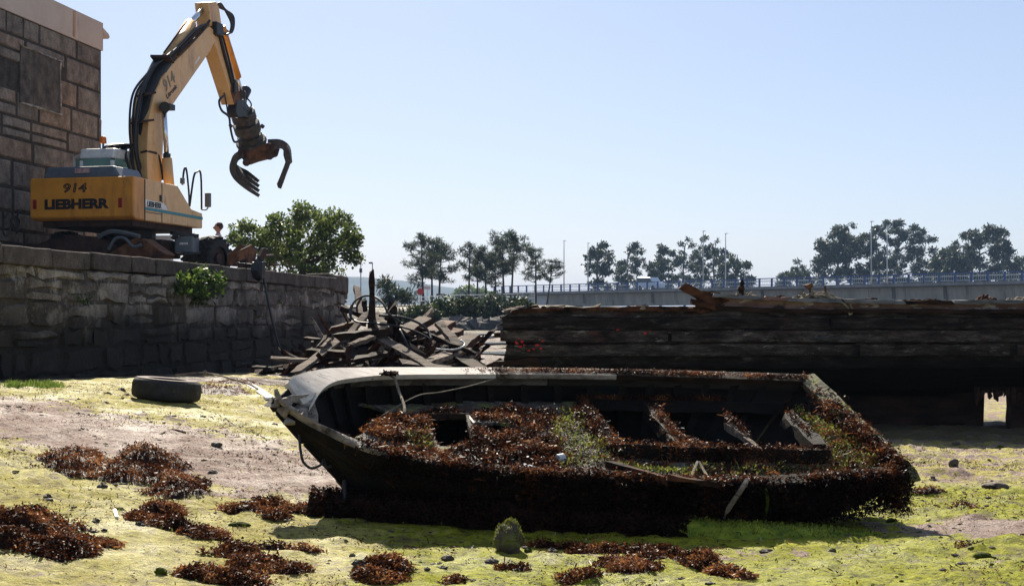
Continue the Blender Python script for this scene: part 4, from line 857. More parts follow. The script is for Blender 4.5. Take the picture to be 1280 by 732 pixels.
t = empty('mast', P(451,395,85), 'thin grey mast with a small box rising behind the end of the quay wall', 'pole'); mb, _ = pole(451,395,322,85,''); mb.build('pole', m_galv, t); mb = MB(); mb.box(P(451,338,85), (.16,.16,.25)); mb.build('box', m_grey, t)
t = empty('street_lamp', P(465,395,85), 'street lamp with a short flat head seen above the upright timber', 'street lamp'); mb, _ = pole(465.5,395,329,85,''); mb.build('pole', m_galv, t); mb = MB(); mb.box(P(463.5,328.5,85), (.22,.2,.09)); mb.build('lamp_head', m_grey, t)
t = empty('road_sign', P(525.5,392,110), 'red sign on a grey post at the foot of the left pine', 'sign'); mb, _ = pole(526,392,346,110,''); mb.build('post', m_galv, t)
mb = MB(); mb.tube([P(525.5,364.5,109.9), P(525.5,364.5,109.85)], .27, 14); mb.build('sign_plate', plain('red_sign', (.42,.04,.035), .5), t)
t = empty('direction_sign', P(550,392,116), 'small dark direction board behind the left pine trunks', 'sign'); mb = MB(); mb.box(P(550,368.5,116), (.62,.05,.2)); mb.build('board', m_ink, t); mb = MB(); mb.bar(P(550,385,116.1), P(550,366,116.1), .05,.05); mb.build('post', m_galv, t)
t = empty('pink_sign', P(534,392,114), 'faded red and white board between the left pine trunks', 'sign'); mb = MB(); mb.box(P(534,359.5,114), (.5,.05,.28)); mb.build('board', M('faded_red_white', (.5,.2,.2), (.65,.55,.55), 3, bump=0), t); mb = MB(); mb.bar(P(534,385,114.1), P(534,359,114.1), .05,.05); mb.build('post', m_galv, t)
# shoreline rocks
rk = MB()
for i in range(46):
    px = random.uniform(545, 705); p = G(px, random.uniform(405, 413)); mb = MB(); mb.ball(p+Vector((0,0,.05)), random.uniform(.3,.7), 8, (1.2,1,.8), .25)
    mb.build('shore_rock', M('shore_rock_grey', (.035,.032,.03), (.10,.095,.09), 3, rough=.9) if i == 0 else bpy.data.materials['shore_rock_grey'], label='dull grey boulder in the line of rocks at the foot of the far bank', cat='rock', group='rocks along the far bank')

# ------------------------------------------------------------------ wrecked fishing vessel behind the rowing boat
ship = empty('wrecked_vessel', (3, 18, 0), 'long wrecked wooden fishing vessel with peeling dark paint lying across the mud', 'ship')
SX = np.concatenate([np.linspace(-.03, 2.3, 24), np.linspace(2.4, 11, 60)])
PROF = [(0,.0,1.0),(-.03,.02,.86),(-.05,.03,.72),(-.04,.05,.6),(.0,.10,.48),(.08,.22,.38),(.22,.42,.315),(.45,.75,.275)]
def ship_y(x): return 17.0+.10*math.sin((x-1)*.35)
mb = MB(); rows = []
SH = [(1.0,-.02),(.93,-.045),(.925,-.012),(.80,-.055),(.795,-.02),(.66,-.06),(.655,-.025),(.52,-.045),(.515,-.01),(.40,.015),(.395,.045),(.28,.16),(.16,.38),(.08,.75),(.06,1.0)]
vs = []; fs = []; nS = len(SH)
for i, x in enumerate(SX):
    top = 1.455+.012*math.sin(x*3)-.02*max(0, .5-x)+random.uniform(-.006,.006); bot = .36
    if x > 5.5: bot = .40
    for zf, dy in SH:
        z = bot+(top-bot)*(zf-.06)/.94
        e = 0 if i > 0 else random.uniform(-.10,.02)
        vs.append((x+e, ship_y(x)+dy+.004*math.sin(x*9+zf*20), z+.006*math.sin(x*2.1+zf*9)))
    vs.append((x, ship_y(x)+1.9, bot+.05)); vs.append((x, ship_y(x)+2.0, top-.05)); vs.append((x, ship_y(x)+.05, top-.03))
m_ = nS+3
for i in range(len(SX)-1):
    for j in range(m_): fs.append((i*m_+j, i*m_+(j+1) % m_, (i+1)*m_+(j+1) % m_, (i+1)*m_+j))
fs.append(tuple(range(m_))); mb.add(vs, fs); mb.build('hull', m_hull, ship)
mb = MB(); mb.prism([(-.1,17.9,-.15),(5.93,17.9,-.15),(5.95,17.9,.5),(-.1,17.9,.5)], (0,.35,0)); mb.build('keel', m_darkwood, ship)
for x, wd in ((6.23, .20), (7.0, .3), (8.2,.3)):
    mb = MB(); mb.bar((x,17.6,-.2), (x+.02,17.6,.55), wd, .2, up=(0,1,0), jit=.018, seg=5); mb.build('prop_timber', m_darkwood, ship)
mb = MB()
for k in range(16):
    x = 5.7+.075*k; mb.bar((x,17.45,.46), (x+random.uniform(-.02,.02),17.45,.46-random.uniform(.05,.13)), .05,.05, jit=.01)
mb.build('hanging_weed', m_weedcore, ship)
mb = MB()
for zf0, zf1, dy0 in ((.94,1.0,-.05),(.81,.92,-.075),(.67,.79,-.085),(.53,.65,-.08),(.41,.51,-.045)):
    x = -.05-random.random()*.12
    while x < 10.5:
        L = random.uniform(1.6,5)
        if random.random() < .86:
            z0_, z1_ = .36+1.09*(zf0-.06)/.94, .36+1.09*(zf1-.06)/.94; a = x+random.uniform(0,.05); b2 = x+L-random.uniform(0,.05); mb.cur = random.random(); n_ = 8; vs = []; pr = random.uniform(-.006,.012)
            top_ = [(a+(b2-a)*k/n_, z1_+random.uniform(-.012,.004)) for k in range(n_+1)]; bot_ = [(a+(b2-a)*k/n_, z0_+random.uniform(-.004,.014)) for k in range(n_+1)]
            mb.prism([(u, ship_y(u)+dy0-pr+(.05 if q in bot_ and zf0 < .5 else 0), q_) for q in [0] for u, q_ in top_+bot_[::-1]], (0,.05,0))
        x += L
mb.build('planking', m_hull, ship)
for k in range(8):
    z = random.uniform(.45,1.38); mb = MB(); mb.cur = random.random(); L = random.uniform(.05,.26); mb.bar((.35,16.93,z), (-.03-L,16.96,z+random.uniform(-.05,.04)), random.uniform(.05,.12), .035, up=(0,-1,.1), jit=.012, seg=4, w2=.03); mb.build('torn_plank_end', m_darkwood, ship)
# bulwark on the right part
mb = MB(); vs = []; fs = []; bx = np.linspace(2.36, 11, 80)
for i, x in enumerate(bx):
    t0 = 1.455+.0; t1 = CAMZ+(398-np.interp(x, [2.36,2.5,4.2,6.2,11], [369,371,375,377,382]))/FPX*17
    for y_, z in ((.02,t0-.02),(.0,t1+random.uniform(-.005,.005)),(.07,t1),(.09,t0-.02)): vs.append((x, ship_y(x)+y_, z))
    if i:
        for j in range(4): fs.append((4*(i-1)+j, 4*(i-1)+(j+1) % 4, 4*i+(j+1) % 4, 4*i+j))
fs += [(0,1,2,3), tuple(4*79+j for j in (3,2,1,0))]; mb.add(vs, fs); mb.build('bulwark', m_bulwark, ship)
def shp(px, py, dy=-.03): x = (px-640)/FPX*17; y = ship_y(x)+dy; return Vector(((px-640)/FPX*y, y, CAMZ-(py-HOR)/FPX*y))
segs = [(890,369,955,373),(953,372.5,986,374),(984,374.5,1052,376),(1055,376,1130,378),(1128,378,1190,378),(1188,377.5,1283,376.5),(1283,377,1400,380)]
for i, (a, b_, c, d) in enumerate(segs):
    mb = MB(); mb.bar(shp(a,b_,.0), shp(c,d,.0), .16, .045, jit=.006, seg=6); mb.build('rail_plank', (m_bluewood, m_bulwark, m_bluewood, m_bluewood, m_darkwood, m_bluewood, m_bulwark)[i], ship)
mb = MB(); mb.bar(shp(870,383.5,-.05), shp(990,389,-.05), .05,.05, jit=.006, seg=8); mb.bar(shp(990,388.5,-.05), shp(1400,390,-.05), .05,.045, jit=.010, seg=18); mb.build('rubbing_strake', m_darkwood, ship)
mb = MB(); mb.bar(shp(640,389,-.03), shp(700,386,-.03), .08,.05, jit=.01, seg=5); mb.bar(shp(700,386,-.03), shp(872,386,-.03), .08,.045, jit=.012, seg=12); mb.build('low_rail', m_brownwood, ship)
mb = MB(); mb.bar(shp(690,385,.2), shp(780,385.5,.2), .1,.03, jit=.006, seg=6); mb.bar(shp(770,385.5,.15), shp(872,384,.15), .1,.03, jit=.006, seg=6); mb.build('lit_rail_board', m_greywood, ship)
for a, c in ((900,934),(954,990),(1008,1044),(1072,1108),(1116,1148),(1164,1196),(1216,1240),(1262,1300)):
    mb = MB(); mb.prism([shp(a,385.5,-.012), shp(c,387.8,-.012), shp(c,389.8,-.012), shp(a,387.5,-.012)], (0,.03,0)); mb.build('scupper', m_ink, ship)
mb = MB(); mb.bar(shp(854,358,-.02), shp(880,371,-.02), .09,.10, jit=.01, seg=4); mb.bar(shp(877,370,.0), shp(902,378,.05), .1,.12, jit=.015, seg=3); mb.build('broken_beam', m_brownwood, ship)
mb = MB(); mb.bar(shp(870,378,-.06), shp(894,384,-.06), .09,.07, jit=.012, seg=3); mb.ball(shp(889,370.5,.05), .09, 8, (1.7,.8,.6), .25); mb.bar(shp(873,385,-.02), shp(882,374,.02), .07,.06, jit=.01); mb.build('splintered_rail_end', m_brownwood, ship)
for poly in ([(634,393),(626,396),(629,402),(622,406),(640,409),(660,408),(662,392)], [(640,408),(636,413),(648,415),(664,411)], [(646,391),(650,386),(658,385),(662,392)]):
    mb = MB(); mb.prism([shp(*q) for q in poly], (0,.14,0)); mb.build('torn_plank_end', m_rust if poly[0][1] == 408 else m_darkwood, ship, bevel=.012)
m_flake = plain('flaking_red_paint', (.40,.015,.012), .6)
for px, py, r in ((646,428,.03),(653,427,.034),(650,433,.028),(661,438,.02),(672,431,.03),(676,435,.024),(678,426,.02),(649,423,.016),(667,436,.018),(655,431,.02),(806,416,.03),(812,414,.02),(772,412,.02)):
    mb = MB(); c = shp(px, py, -.052); n_ = 9; mb.add([c+Vector((r*random.uniform(.3,1.2)*math.cos(6.28*k/n_), -.045, r*random.uniform(.2,.8)*math.sin(6.28*k/n_))) for k in range(n_)]+[c+Vector((0,.03,0))], [tuple(range(n_))]+[(k,(k+1) % n_,n_) for k in range(n_)]); mb.build('red_paint_flake', m_flake, ship)
mb = MB(); mb.bar(shp(1012,373,.06), shp(1012.5,358,.06), .03,.03); mb.bar(shp(1007.5,358.5,.06), shp(1015.5,356,.06), .07,.05, jit=.006); mb.build('mooring_bolt', m_rust, ship, bevel=.004)
mb = MB(); mb.tube([shp(1033,374,.06), shp(1031,357,.06)], .016, 6); mb.build('bent_rod', m_rust, ship)
mb = MB(); mb.tube([shp(927,372,.05), shp(927,362,.05), shp(928,352,.05), shp(927.5,349,.05)], [.035,.03,.022,.01], 8); mb.ball(shp(926,361,.05), .05, 8, (1,1,.8), .2); mb.build('bollard', m_darkwood, ship)
for k in range(34):   # broken stubs and splinters along the low rail
    x = random.uniform(-.1, 2.35); mb = MB(); mb.cur = random.random(); L = random.uniform(.06,.34); mb.bar((x,17.0+random.uniform(-.04,.1),1.45+random.uniform(-.02,.01)), (x+L,17.0+random.uniform(-.04,.1),1.46+random.uniform(-.015,.04)), random.uniform(.04,.1), random.uniform(.015,.05), jit=.014, seg=4); mb.build('splinter', random.choice((m_darkwood, m_brownwood, m_greywood)), ship)
for k in range(22):
    px = random.uniform(895, 1400); c = shp(px, np.interp(px, [890,1000,1150,1280,1500],[369,374,377.5,377,380])-.5, .06); mb = MB(); mb.ball(c, random.uniform(.02,.05), 8, (1.8,1,.7), .35); mb.build('rotten_lump', random.choice((m_darkwood, m_brownwood)), ship)
def tangle(c, sp, n_, r, name, m, lab=None, **k):
    mb = MB()
    for _ in range(n_):
        a = Vector(c)+Vector((random.uniform(-1,1)*sp[0], random.uniform(-1,1)*sp[1], random.uniform(0,1)*sp[2])); pts = [a]
        for _ in range(3): pts.append(pts[-1]+Vector((random.uniform(-1,1)*sp[0]*.7, random.uniform(-1,1)*sp[1]*.7, 0))); pts[-1].z = c[2]+abs(random.gauss(0, .5))*sp[2]*max(.1, 1-abs(pts[-1].x-c[0])/sp[0]*.6)
        mb.tube(arc(pts, 4), r*random.uniform(.7,1.3), 5)
    return mb.build(name, m, smooth=True, **k)
tangle(shp(928,371.5,.06), (.13,.05,.07), 16, .012, 'rope_coil', m_rope, label='tangled rope wound round the bollard on the wreck rail', cat='rope')
tangle(shp(1020,374.5,.06), (.20,.06,.10), 40, .014, 'net_heap', m_rope, label='heap of pale tangled rope and net beside the bolt on the wreck rail', cat='net')
tangle(shp(1231,377,.06), (.09,.06,.09), 20, .014, 'rope_heap', m_brownwood, label='small brown clump of rope on the wreck rail above the scuppers at the right', cat='rope')
tangle(shp(1273,377,.06), (.12,.06,.06), 20, .014, 'rope_pile', m_rope, label='rope pile on the wreck rail at the right edge of the view', cat='rope')
mb = MB(); mb.tube(arc([shp(1047,374,-.05), shp(1054,379,-.06), shp(1060,385,-.07), shp(1062,393,-.07), shp(1066,388,-.07), shp(1063,380,-.06), shp(1072,378,-.04)], 6), .012, 5); mb.build('hanging_line', m_rope, label='frayed line hanging over the side of the wreck', cat='rope')

# ------------------------------------------------------------------ heap of broken timbers
mx = np.linspace(-4.6, .6, 66); my = np.linspace(20.5, 28.5, 56); MX, MY = np.meshgrid(mx, my)
MZ = gz(MX, MY)+(.62*np.exp(-((MX+2.2)/1.25)**2-((MY-24.3)/1.9)**2)+.25*np.exp(-((MX+.9)/1.0)**2-((MY-24.5)/1.8)**2))*(.7+.6*fbm(MX*2, MY*2, 4))+.13*(fbm(MX*3.1, MY*3.1, 9)-.5)-.05
nr, nc = MX.shape; idx = np.arange(nr*nc).reshape(nr, nc); F = np.stack([idx[:-1,:-1], idx[:-1,1:], idx[1:,1:], idx[1:,:-1]], -1).reshape(-1, 4)
link('rubble', np_mesh('rubble', np.stack([MX,MY,MZ],-1).reshape(-1,3), F, None, True), M('dark_rubble', (.008,.006,.005), (.035,.022,.016), 9, rough=.85, bump=1, bd=.05), kind='stuff')
PL = [ # px0,py0,Y0, px1,py1,Y1, width, thick, material, label
 (466,412,23.0,464.5,341,23.0,.16,.13,'d','dark upright timber post rising from the timber heap','post'),
 (369,466,21.6,425,424,23.0,.20,.05,'g','long pale grey plank leaning down the left front of the timber heap','plank'),
 (474,422,22.6,545,464,21.2,.24,.08,'w','long brown beam sloping down the front of the timber heap to the right','beam'),
 (432,424,22.8,458,392,23.6,.15,.06,'g','short grey plank leaning up against the upright timber post','plank'),
 (468,392,23.3,480,412,22.6,.24,.06,'g','broad pale plank standing just right of the upright timber post','plank'),
 (548,403,24.0,573,432,23.2,.20,.06,'g','grey ribbed board leaning on the right shoulder of the heap','board'),
 (420,421,22.4,490,413,22.5,.17,.11,'d','thick rough dark beam lying across the front of the heap','beam'),
 (437,432,22.0,466,421,22.2,.18,.06,'g','stubby grey board under the rough dark beam','board'),
 (412,412,24.0,446,404,24.0,.16,.08,'b','brown board sticking out left from the heap towards the wall','board'),
 (340,448,22.2,383,450,22.2,.15,.05,'w','brown plank lying flat at the left foot of the heap by the wall','plank'),
 (378,423,23.6,420,425,23.4,.1,.05,'d','thin dark lath pointing at the quay wall from the heap','lath'),
 (383,438,22.6,430,440,22.4,.12,.05,'b','narrow brown plank across the left end of the heap','plank'),
 (435,430,21.9,435.5,466,21.7,.08,.06,'b','short upright brown stake at the front of the heap','stake'),
 (388,440,22.8,408,421,23.4,.10,.06,'d','dark strut propping the left end of the heap','strut'),
 (402,434,22.5,412,425,22.8,.09,.05,'g','small pale strut beside the dark strut at the left of the heap','strut'),
 (532,400,25.0,498,420,24.0,.35,.12,'b','dark red brown beam behind the hoses at the top right of the heap','beam'),
 (560,404,25.5,522,428,24.4,.36,.12,'b','wide brown beam lying second from the top right of the heap','beam'),
 (572,414,25.2,540,430,24.4,.3,.12,'b','wide brown beam lying third from the top right of the heap','beam'),
 (592,420,24.6,570,438,23.6,.35,.12,'b','heavy brown beam at the right end of the heap','beam'),
 (558,444,22.4,530,455,21.8,.22,.08,'w','pale topped short beam low in the right front of the heap','beam'),
 (575,446,22.6,602,462,22.0,.30,.06,'b','flat brown board at the right foot of the heap','board'),
 (500,455,21.5,560,463,21.4,.26,.10,'d','dark beam lying at the very front of the heap','beam'),
 (446,360,26.6,453,404,25.2,.16,.09,'b','short brown timber leaning against the broken end of the quay wall','timber'),
 (458,402,24.4,455,374,24.8,.10,.09,'d','dark broken stake beside the wall end, left of the upright post','stake'),
 (424,384,24.0,460,396,24.0,.14,.08,'d','dark beam end jutting left above the hose loops','beam'),
 (486,400,24.2,492,382,24.4,.22,.1,'d','blunt dark stub standing right of the upright post','stub'),
 (530,416,23.0,595,442,22.6,.10,.06,'d','long dark pole sloping down the right side of the heap','pole'),
 (442,450,21.6,480,442,21.8,.2,.07,'d','broad dark slab in the lower middle of the heap','slab'),
 (610,402,24,640,417,24.2,.18,.05,'w','','' ),
]
MATS = dict(d=m_darkwood, g=m_greywood, w=m_greywood, b=m_brownwood)
for i in range(46):
    x = random.gauss(-2.1, .8); y = random.uniform(22.6, 25.4); z = float(np.interp(x, mx, MZ[int(np.clip((y-20.5)/8*55, 0, 55))]))
    if x < xq(y)+.3 or x > -.4: continue
    mb = MB(); mb.cur = random.random(); an = random.uniform(0, 6.28); L = random.uniform(.5,1.25); up_ = random.uniform(.25,.95)
    mb.bar((x,y,z-.08), (x+math.cos(an)*L*(1-up_*.5), y+math.sin(an)*L*(1-up_*.5), z+L*up_*.62), random.uniform(.03,.10), random.uniform(.02,.045), up=(random.gauss(0,1), random.gauss(0,1), .6), jit=.012, seg=5, w2=random.uniform(.02,.07))
    mb.build('broken_lath', random.choice((m_darkwood, m_brownwood, m_brownwood, m_greywood)), label='thin splintered lath sticking out of the timber heap at a steep angle', cat='lath', group='splintered laths of the timber heap')
for a, b_, y0_, c, d, y1_, wd, th, mm, lb, ct in PL:
    if not lb: continue
    mb = MB(); mb.cur = random.random(); p, q = P(a,b_,y0_), P(c,d,y1_); steep = abs((q-p).normalized().z) > .75
    wd *= .8; mb.bar(p, q, wd, th, up=(0,-1,.25) if steep else (0,-.25,1), jit=.012, seg=6, w2=wd*(.55 if ct == 'post' else .95)); mb.build({'lath':'plank','slab':'plank','stub':'post','timber':'beam','pole':'wooden_pole'}.get(ct, ct), MATS[mm], bevel=.006, label=lb, cat=ct)
for i in range(190):
    while True:
        x, y = random.gauss(-1.8, 1.1), random.gauss(24.2, 1.1)
        if -4.1 < x < -.2 and 21.3 < y < 27.5 and x > xq(y)+.35: break
    z = float(np.interp(x, mx, MZ[int(np.clip((y-20.5)/8*55, 0, 55))]))+random.uniform(.0,.12); an = random.choice((random.uniform(-.5,.7), random.uniform(0, 3.14))); L = random.uniform(.14,.62); dz = random.uniform(-.22,.22)
    d = Vector((math.cos(an), math.sin(an), random.gauss(0,.42)))*L; mb = MB(); mb.cur = random.random(); c = Vector((x,y,z))
    mb.bar(c-d, c+d, random.uniform(.04,.15), random.uniform(.02,.07), up=(random.gauss(0,.5), random.gauss(0,.5), 1), jit=.014, seg=4)
    mm = random.choice((m_darkwood,)*5+(m_brownwood,)*5+(m_greywood,)); mb.build('broken_plank', mm, label='broken plank jumbled among others in the timber heap below the quay wall', cat='plank', group='loose broken planks of the timber heap')
def hose(pts, r, lb, ct='hose', m=None):
    mb = MB(); mb.tube(arc([P(*p) for p in pts], 6), r, 6); mb.build(ct, m or m_black, smooth=True, label=lb, cat=ct)
hose([(438,400,23),(441,380,23.2),(452,371,23.3),(466,370,23.2),(478,378,23),(486,392,22.8),(500,402,22.8)], .019, 'upper black hose looping round the upright post of the heap')
hose([(440,380,23.4),(437,392,23.3),(446,402,23),(470,404,22.8),(500,408,22.6),(524,416,22.5),(538,424,22.4)], .018, 'black hose running low across the middle of the heap')
hose([(474,394,22.9),(500,396,22.8),(520,402,22.8),(534,412,22.8),(539,424,22.6)], .022, 'thick hose drooping over the right shoulder of the heap')
hose([(500,412,22.3),(506,424,22.1),(513,438,22),(522,449,22)], .02, 'thin cable falling down the front of the heap','cable')
hose([(545,436,22.5),(566,437,22.4),(577,434,22.4),(581,430,22.5),(576,425,22.6)], .016, 'pale grey pipe with a hooked end at the right of the heap', 'pipe', m_galv)
hose([(452,372,24),(446,384,24),(450,396,24),(462,402,23.8)], .02, 'thin wire loop at the left of the upright post', 'wire')
# bits lying around the heap
for px, py, Y, w_, h_, lb, mm in ((328,490,0,.34,.09,'pale painted board lying on the mud just left of the boat bow', m_white),):
    p = G(313,484)+Vector((0,0,.03)); q = G(338,500)+Vector((0,0,.02)); mb = MB(); mb.bar(p, q, .12, .03, jit=.005, seg=3); mb.build('board', M('pale_board', (.45,.44,.42), (.62,.60,.58), 6), label=lb, cat='board')
mb = MB(); p = G(600,424)+Vector((0,0,.06)); q = G(640,419)+Vector((0,0,.10)); mb.bar(p, q, .35,.08, jit=.01, seg=3); mb.build('board', bpy.data.materials['pale_board'], label='pale board lying on the flat between the heap and the wreck', cat='board')

# ------------------------------------------------------------------ tyre, rod
tp = G(207,502.5); ty = empty('tyre', tp, 'worn car tyre lying on the mud in front of the quay wall', 'tyre')
Rt = 85/2*tp.y/FPX; tw = Rt*.62; tilt = Matrix.Rotation(math.radians(5.5), 3, 'Y') @ Matrix.Rotation(math.radians(-1.0), 3, 'X')
prof = [(.50,.02),(.52,.1),(.62,.02),(.80,-.005),(.93,.06),(.985,.16),(1,.32),(1,.68),(.985,.84),(.93,.95),(.80,1.0),(.62,.97),(.55,.9),(.53,.7),(.85,.6),(.85,.3),(.53,.2)]
n_ = 64; vs = []; fs = []; m_ = len(prof)
for k in range(n_):
    a = 2*math.pi*k/n_
    for r_, z_ in prof: vs.append(tp+Vector((0,0,.02))+tilt @ Vector((Rt*r_*math.cos(a), Rt*r_*math.sin(a), tw*z_)))
for k in range(n_):
    for j in range(m_): fs.append((k*m_+j, ((k+1) % n_)*m_+j, ((k+1) % n_)*m_+(j+1) % m_, k*m_+(j+1) % m_))
mb = MB(); mb.add(vs, fs); mb.build('carcass', m_rubber, ty, smooth=True)
vs = []; fs = []
for k in range(n_):
    a = 2*math.pi*k/n_
    for r_, z_ in ((.56,.99),(.68,1.0),(.80,1.008),(.9,.985)): vs.append(tp+Vector((0,0,.02))+tilt @ Vector((Rt*r_*math.cos(a), Rt*r_*math.sin(a), tw*z_+.003)))
for k in range(n_):
    for j in range(3): fs.append((k*4+j, ((k+1) % n_)*4+j, ((k+1) % n_)*4+j+1, k*4+j+1))
mb = MB(); mb.add(vs, fs); mb.build('sidewall', m_tyreside, ty, smooth=True)
a = G(219,474); mb = MB(); mb.tube(arc([P(219,468.5,15.2), P(240,466.5,15.2), P(256,466,15), P(272,468.5,14.6), P(292,474,14), P(312,480,13.6), P(322,486,13.3)], 5), .009, 6); mb.ball(P(256.5,466,15), .035, 6, (.6,.6,1)); mb.build('steel_cable', m_greywood, label='stiff bent cable running from behind the tyre to the pale board', cat='cable')

# ------------------------------------------------------------------ the rowing boat
boat = empty('rowing_boat', (.4, 9.5, 0), 'rotting wooden boat heeled over on the mud, overgrown with brown seaweed', 'boat')
ST = [0,.07,.15,.25,.45,.65,.85,1]
FG = [(350,494,9.22),(371,479,9.5),(404,469.8,9.8),(450,467.3,10.1),(600,466.5,10.5),(760,468,10.65),(900,471.5,10.7),(1008,475,10.7)]
NG = [(347,505,9.2),(372,524,9.12),(408,543,9.02),(455,563,8.92),(590,590,8.82),(760,602,8.8),(960,608,8.95),(1134,594,9.2)]
CN = [(349,510,9.2),(383,548,9.22),(424,592,9.28),(470,636,9.36),(600,650,9.36),(760,658,9.36),(900,660,9.38),(1018,652,9.5)]
def spline(tab):
    W_ = np.array([tuple(P(*q)) for q in tab]); t = np.array(ST); m_ = np.gradient(W_, t, axis=0)
    def f(s):
        i = min(max(int(np.searchsorted(t, s, 'right'))-1, 0), len(t)-2); h = t[i+1]-t[i]; u = (s-t[i])/h
        return Vector((2*u**3-3*u*u+1)*W_[i]+(u**3-2*u*u+u)*h*m_[i]+(-2*u**3+3*u*u)*W_[i+1]+(u**3-u*u)*h*m_[i+1])
    return f
fF, fN, fC = spline(FG), spline(NG), spline(CN)
def fC2(s): c = fC(s); d = fF(s)-fN(s); return c+d*(.70*min(1, s/.12))+Vector((0,0,.02))
SS = [i/60 for i in range(61)]
vs = []; fs = []
for s in SS:
    a, b_, c, d = fF(s), fC2(s), fC(s), fN(s)
    out = (d-a).normalized()
    ring = [a, a.lerp(b_,.5)-out*.05*min(1,s*5), b_, b_.lerp(c,.5)+Vector((0,0,-.015)), c, c.lerp(d,.25)+out*.02, c.lerp(d,.5)+out*.035*min(1,s*5), c.lerp(d,.75)+out*.03*min(1,s*5), d]
    vs += ring
m_ = 9
for i in range(60):
    for j in range(m_-1): fs.append((i*m_+j, i*m_+j+1, (i+1)*m_+j+1, (i+1)*m_+j))
mb = MB(); mb.add(vs, fs); hull = mb.build('hull', m_deadwood, boat); so = hull.modifiers.new('shell', 'SOLIDIFY'); so.thickness = .028; so.offset = 0
# strakes on the near side
mb = MB()
for f in (.22,.42,.62,.82):
    pts = [fC(s).lerp(fN(s), f)+(fN(s)-fF(s)).normalized()*(.045*min(1,s*5)) for s in SS[4:]]
    for i in range(0, len(pts)-1, 2): mb.bar(pts[i], pts[min(i+2, len(pts)-1)], .02, .012, jit=.003)
mb.build('strakes', m_deadwood, boat)
def strip(s0, s1, n_, fn):   # lofts a four cornered section along the boat
    vs = []; fs = []
    for i in range(n_+1):
        vs += fn(s0+(s1-s0)*i/n_)
        if i:
            o = 4*(i-1)
            for j in range(4): fs.append((o+j, o+(j+1) % 4, o+4+(j+1) % 4, o+4+j))
    fs += [(0,1,2,3), tuple(4*n_+j for j in (3,2,1,0))]; mb = MB(); return mb.add(vs, fs)
def frame_at(s):
    a, d = fF(s), fN(s); e = 1e-2; t = (fF(min(1, s+e))-fF(max(0, s-e))).normalized(); b_ = (d-a); b_ = (b_-t*b_.dot(t)).normalized(); n_ = t.cross(b_).normalized()
    return t, b_, (n_ if n_.z > 0 else -n_)
def cap_far(s):
    a = fF(s); t, b_, n_ = frame_at(s); w_ = .105+.10*math.exp(-(s/.10)**2); j = 0
    return [a-b_*.035, a+b_*(w_+j), a+b_*(w_+j)+n_*.035, a-b_*.035+n_*.035]
strip(.03, .47, 40, cap_far).build('far_gunwale', m_palewood, boat, smooth='auto')
strip(.471, .66, 16, cap_far).build('stained_gunwale', M('stained_gunwale_wood', (.10,.08,.065), (.40,.35,.30), 7, stretch=(.6,2,2), rough=.8, bump=.4, bd=.008, spec=.1, extra=[((.05,.03,.02), 4, .46, .62, None)]), boat, smooth='auto')
strip(.661, 1.0, 36, cap_far).build('far_gunwale_aft', m_darkwood, boat, smooth='auto')
def str_far(s):
    a = fF(s); t, b_, n_ = frame_at(s); w_ = .07+.09*math.exp(-(s/.10)**2)
    return [a+b_*(w_-.03)-n_*.065, a+b_*w_-n_*.065, a+b_*w_-n_*.004, a+b_*(w_-.03)-n_*.004]
strip(.555, .985, 40, str_far).build('stringer_aft', M('dark_stringer', (.012,.010,.008), (.05,.042,.036), 7, stretch=(.4,2,2), rough=.85, bump=.5, spec=.1), boat, smooth='auto')
strip(.05, .553, 40, str_far).build('inner_stringer', M('stringer_wood', (.05,.04,.033), (.14,.12,.10), 7, stretch=(.4,2,2), rough=.85, bump=.5, extra=[((.02,.05,.06), 4, .64, .72, None), ((.02,.015,.012), 5, .5, .65, None)]), boat, smooth='auto')
def cap_near(s):
    a = fN(s); t, b_, n_ = frame_at(s); w_ = .10+.03*math.exp(-(s/.1)**2)
    return [a+b_*.025, a-b_*w_, a-b_*w_+n_*.03, a+b_*.025+n_*.03]
strip(.015, .30, 20, cap_near).build('near_gunwale_fore', M('scoured_gunwale', (.15,.12,.095), (.36,.31,.26), 9, stretch=(.5,2,2), rough=.8, bump=.8, extra=[((.03,.022,.016), 5, .54, .66, None), ((.10,.12,.02), 8, .64, .72, None)]), boat, bevel=.006)
strip(.302, .995, 50, cap_near).build('near_gunwale', m_deadwood, boat, smooth='auto')
# stem post, breast hook remains
mb = MB(); sp = [P(340,500,9.2), P(349,512,9.2), P(383,550,9.2), P(424,594,9.25), P(462,636,9.33)]
for i in range(4): mb.bar(sp[i], sp[i+1]+(sp[i+1]-sp[i])*.03, .07, .07, jit=.004)
mb.build('stem', m_deadwood, boat, bevel=.01)
mb = MB(); mb.bar(P(342,502,9.18), P(376,497,9.42), .10,.05, jit=.012, seg=4); mb.bar(P(366,530,9.12), P(386,494,9.5), .10,.05, jit=.012, seg=5); mb.bar(P(352,508,9.2), P(371,522,9.15), .09,.06, jit=.015, seg=3); mb.bar(P(384,495,9.5), P(392,535,9.3), .07,.05, jit=.008, seg=3)
mb.build('breast_hook', bpy.data.materials['scoured_gunwale'], boat, bevel=.006)
# ribs along the far side
mb = MB(); 
for k in range(17):
    s = .10+.052*k; t, b_, n_ = frame_at(s); a = fF(s)+b_*.03-n_*.01; c = fF(s).lerp(fC2(s), .9)+b_*.035
    mb = MB(); mb.bar(a, c, .045, .05, up=t, jit=.005, seg=3); mb.build('rib', m_deadwood, boat)
